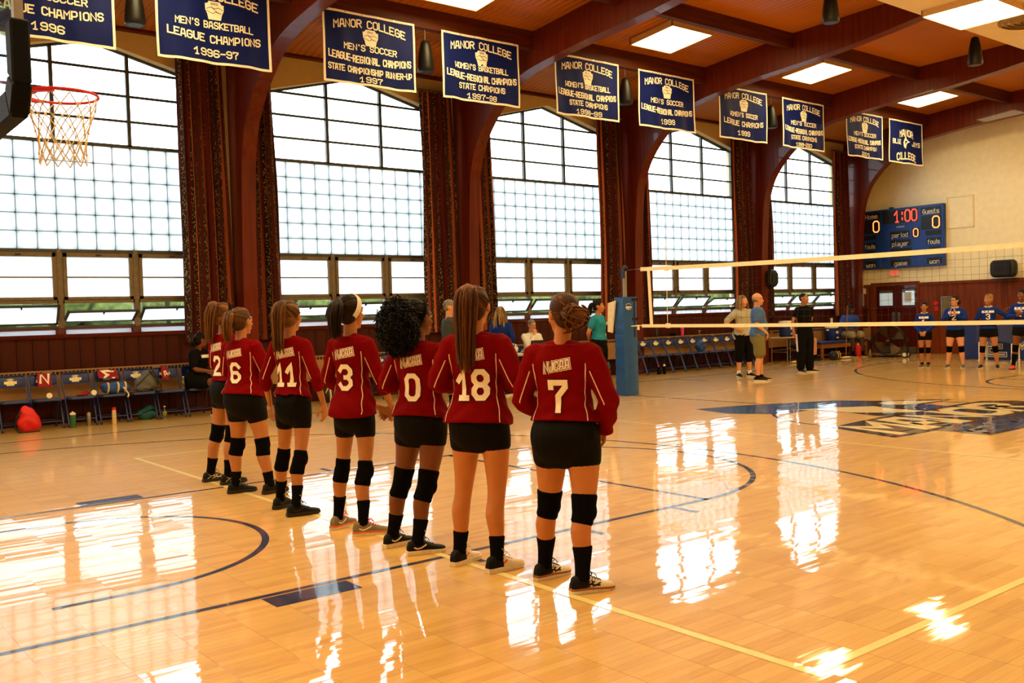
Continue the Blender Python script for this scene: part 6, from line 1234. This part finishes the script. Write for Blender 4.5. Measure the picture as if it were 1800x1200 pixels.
for x, lab in ((-8.90, 'small clear cup lying on the seat under the N towel'), (-8.26, 'small clear cup on the seat beside the maroon cloth')):
    t = thing('cup', lab, 'cup', (x, 8.92, .500)); MB().lathe([(0, 0), (.028, 0), (.04, .07), (.036, .07), (.026, .005), (0, .005)], 16).build('body', 'clear_plastic', t, smooth=35).matrix_local = Matrix.Rotation(1.45, 4, 'X'); MB().lathe([(.038, .066), (.042, .066), (.042, .072), (.038, .072)], 16).build('rim', 'exit_white', t).matrix_local = Matrix.Rotation(1.45, 4, 'X')
def towel(x, w_, front, back, lab, letter=None, rz=0, skew=0):
    """towel folded over the top edge of a chair back"""
    t = thing('towel', lab, 'towel', (x, 0, 0)); C = crv([(9.118-front*.17-.012, .80-front), (9.125, .74), (9.150, .80), (9.172, .831), (9.205, .80), (9.215, .80-back)], 5); n = len(C); V = []; F = []; nu = 12
    for s in (0, .006):
        for i in range(nu+1):
            u = i/nu-.5
            for j, (y, z) in enumerate(C): nn = nrm((C[min(j+1, n-1)]-C[max(j-1, 0)])[::-1]*np.array([-1, 1])); V.append((u*w_+skew*(j/n-.5)+.006*math.sin(j*.7+i), y+nn[0]*s-.004*math.sin(u*14)*(1-j/n), z+nn[1]*s-.02*u*(1-j/n)))
    c = (nu+1)*n
    for i in range(nu):
        for j in range(n-1): q = (i*n+j, (i+1)*n+j, (i+1)*n+j+1, i*n+j+1); F += [q, tuple(c+k for k in q[::-1])]
    for j in range(n-1):
        for i in (0, nu): F.append((i*n+j, i*n+j+1, c+i*n+j+1, c+i*n+j))
    for i in range(nu):
        for j in (0, n-1): F.append((i*n+j, (i+1)*n+j, c+(i+1)*n+j, c+i*n+j))
    o = MB().add(V, F).build('cloth', 'towel_maroon', t, smooth=60); bv = BVHTree.FromPolygons([tuple(v) for v in V], F)
    if letter:
        s_, h_, lw_, a, dz = letter; ca, sa = math.cos(a), math.sin(a); q = decal(text_strokes(s_, h_, lw_), h_*.26, bv, (0, 8.6, .80-front*.42+dz), (ca, 0, sa), (-sa, 0, ca), (0, 1, 0), .004, .015, 2); q.build('letter', 'cloth_white', t) if q.f else None
    return t
towel(-8.90, .20, .17, .10, 'maroon towel with a white N over the second chair back', ('N', .13, .11, -.15, .03), skew=.02)
towel(-7.97, .30, .10, .12, 'maroon towel with a white M lying sideways over a chair back', ('M', .16, .12, math.pi/2, .0))
towel(-7.06, .11, .17, .10, 'narrow maroon towel showing a corner of white lettering', ('A', .07, .05, .3, .0), skew=.03)
def soft(name, lab, cat, loc, parts, m, vox=.016, rz=0, it=3, flat0=True, noise=.008):
    t = thing(name, lab, cat, loc, rz); V, F = union(parts, vox, it)
    V = V+np.stack([np.sin(V[:, 2]*31+V[:, 1]*17), np.sin(V[:, 0]*27+V[:, 2]*23), np.sin(V[:, 0]*25+V[:, 1]*21)], 1)*noise
    if flat0: V[:, 2] = np.maximum(V[:, 2], .0)
    MB().add(V, F).build('body', m, t, smooth=80); return t
t = soft('drawstring_bag', 'bright red drawstring backpack slumped on the floor by the first chair', 'backpack', (-9.22, 8.72, 0), [ellipsoid((0, 0, .13), (.17, .10, .15)), ellipsoid((-.02, .02, .26), (.12, .07, .11)), ellipsoid((-.05, .03, .35), (.05, .04, .05))], 'bag_red')
MB().tube(crv([(-.06, .0, .34), (-.16, -.03, .25), (-.19, -.02, .1), (-.15, -.02, .02)], 4), .012, 6).build('strap', 'bag_black', t); MB().tube(crv([(-.17, -.08, .012), (-.05, -.12, .012), (.12, -.10, .012)], 4), .01, 6).build('strap', 'bag_black', t)
t = soft('sports_bag', 'blue sports bag with cream trim lying on a chair seat', 'bag', (-7.93, 8.90, .466), [sweep([(-.15, 0, .09), (.16, 0, .085)], [(.085, .085)]*2, 14, ref=(0, 1, 0))], 'bag_blue')
for x in (-.12, .03, .14): V, F = sweep([(x+.01*math.sin(a), .09*math.cos(a), .09+.088*math.sin(a)) for a in np.linspace(0, 2*math.pi, 21)[:-1]], [(.014, .006)]*20, 6, closed=True); MB().add(V, F).build('trim_band', 'bag_cream', t, smooth=True)
MB().tube(crv([(.10, -.08, .1), (.13, -.12, .05), (.16, -.15, -.02), (.14, -.16, -.06)], 4), .013, 6).build('strap', 'bag_cream', t)
t = soft('mesh_backpack', 'grey mesh backpack leaning on a chair seat', 'backpack', (-7.44, 8.90, .466), [ellipsoid((0, .02, .13), (.19, .10, .15)), ellipsoid((.04, .05, .24), (.12, .08, .09)), ellipsoid((-.08, -.02, .05), (.15, .09, .06))], 'mesh_grey')
MB().tube(crv([(-.19, -.05, .08), (-.08, -.09, .2), (.06, -.06, .31), (.13, .0, .28), (.18, -.02, .1)], 4), .009, 6).build('piping_cord', 'bag_black', t); MB().tube(crv([(-.2, -.07, .05), (0, -.12, .045), (.18, -.08, .05)], 4), .009, 6).build('piping_cord', 'bag_black', t); MB().tube(crv([(.05, .0, .33), (.12, -.06, .22), (.2, -.08, .1), (.21, -.06, .0)], 4), .012, 6).build('strap', 'bag_black', t)
t = soft('teal_backpack', 'dark teal backpack on the floor under the mesh backpack chair', 'backpack', (-7.42, 9.03, 0), [ellipsoid((0, 0, .09), (.16, .11, .10)), ellipsoid((.06, .02, .14), (.10, .08, .08))], 'bag_teal'); MB().tube(crv([(-.15, -.05, .06), (-.05, -.11, .14), (.08, -.10, .17), (.14, -.05, .10)], 4), .012, 6).build('strap', 'bag_black', t)
t = soft('maroon_cloth', 'crumpled maroon cloth on the third chair seat', 'cloth', (-8.40, 8.97, .462), [ellipsoid((0, 0, .02), (.10, .07, .025)), ellipsoid((.05, .02, .035), (.05, .05, .035))], 'towel_maroon', .012); V, F = sweep([(-.08, -.06, .012), (.0, -.07, .02), (.06, -.06, .012)], [.008]*3, 6); MB().add(V, F).build('hem', 'towel_maroon', t)
t = soft('black_backpack', 'black backpack with cream panels on the floor behind player 11', 'backpack', (-4.05, 9.12, 0), [ellipsoid((0, 0, .16), (.17, .11, .19)), ellipsoid((0, -.05, .12), (.13, .09, .12)), ellipsoid((-.05, .04, .38), (.08, .06, .11))], 'bag_black')
for x in (-.06, .05): MB().tube(crv([(x, -.125, .04), (x*1.1, -.145, .15), (x*.9, -.10, .28)], 4), .02, 6).build('panel', 'bag_cream', t, smooth=True)
MB().tube(crv([(-.12, -.06, .18), (-.06, -.09, .31), (.06, -.09, .31), (.13, -.06, .18)], 4), .012, 6).build('trim_cord', 'bag_cream', t); MB().tube(crv([(-.04, 0, .45), (-.02, 0, .50), (.02, 0, .45)], 3), .01, 6).build('handle', 'bag_black', t)
t = soft('navy_backpack', 'navy backpack lying on a chair seat in the right hand row', 'backpack', (6.18, 8.93, .466), [ellipsoid((0, 0, .12), (.17, .11, .14)), ellipsoid((.05, .03, .2), (.1, .07, .08))], 'bag_blue', .02); MB().tube(crv([(-.15, -.05, .1), (-.05, -.11, .2), (.1, -.08, .24)], 4), .012, 6).build('strap', 'bag_black', t)
for x, m_, lab in ((2.9, 'bag_teal', 'teal backpack on the floor left of the padded post'), (2.2, 'bag_black', 'black backpack on the floor behind the referee')):
    t = soft('floor_backpack', lab, 'backpack', (x, 9.02, 0), [ellipsoid((0, 0, .2), (.17, .12, .24)), ellipsoid((0, -.06, .14), (.13, .08, .13))], m_, .02); MB().tube(crv([(-.04, 0, .43), (0, 0, .49), (.04, 0, .43)], 4), .01, 6).build('handle', 'bag_black', t)
chair(.60, 'blue folding chair under the scorer in the white shirt', 8.93); chair(10.50, 'blue folding chair under the seated person in red', 9.10, .3)
bpy.data.scenes.remove(TMP)
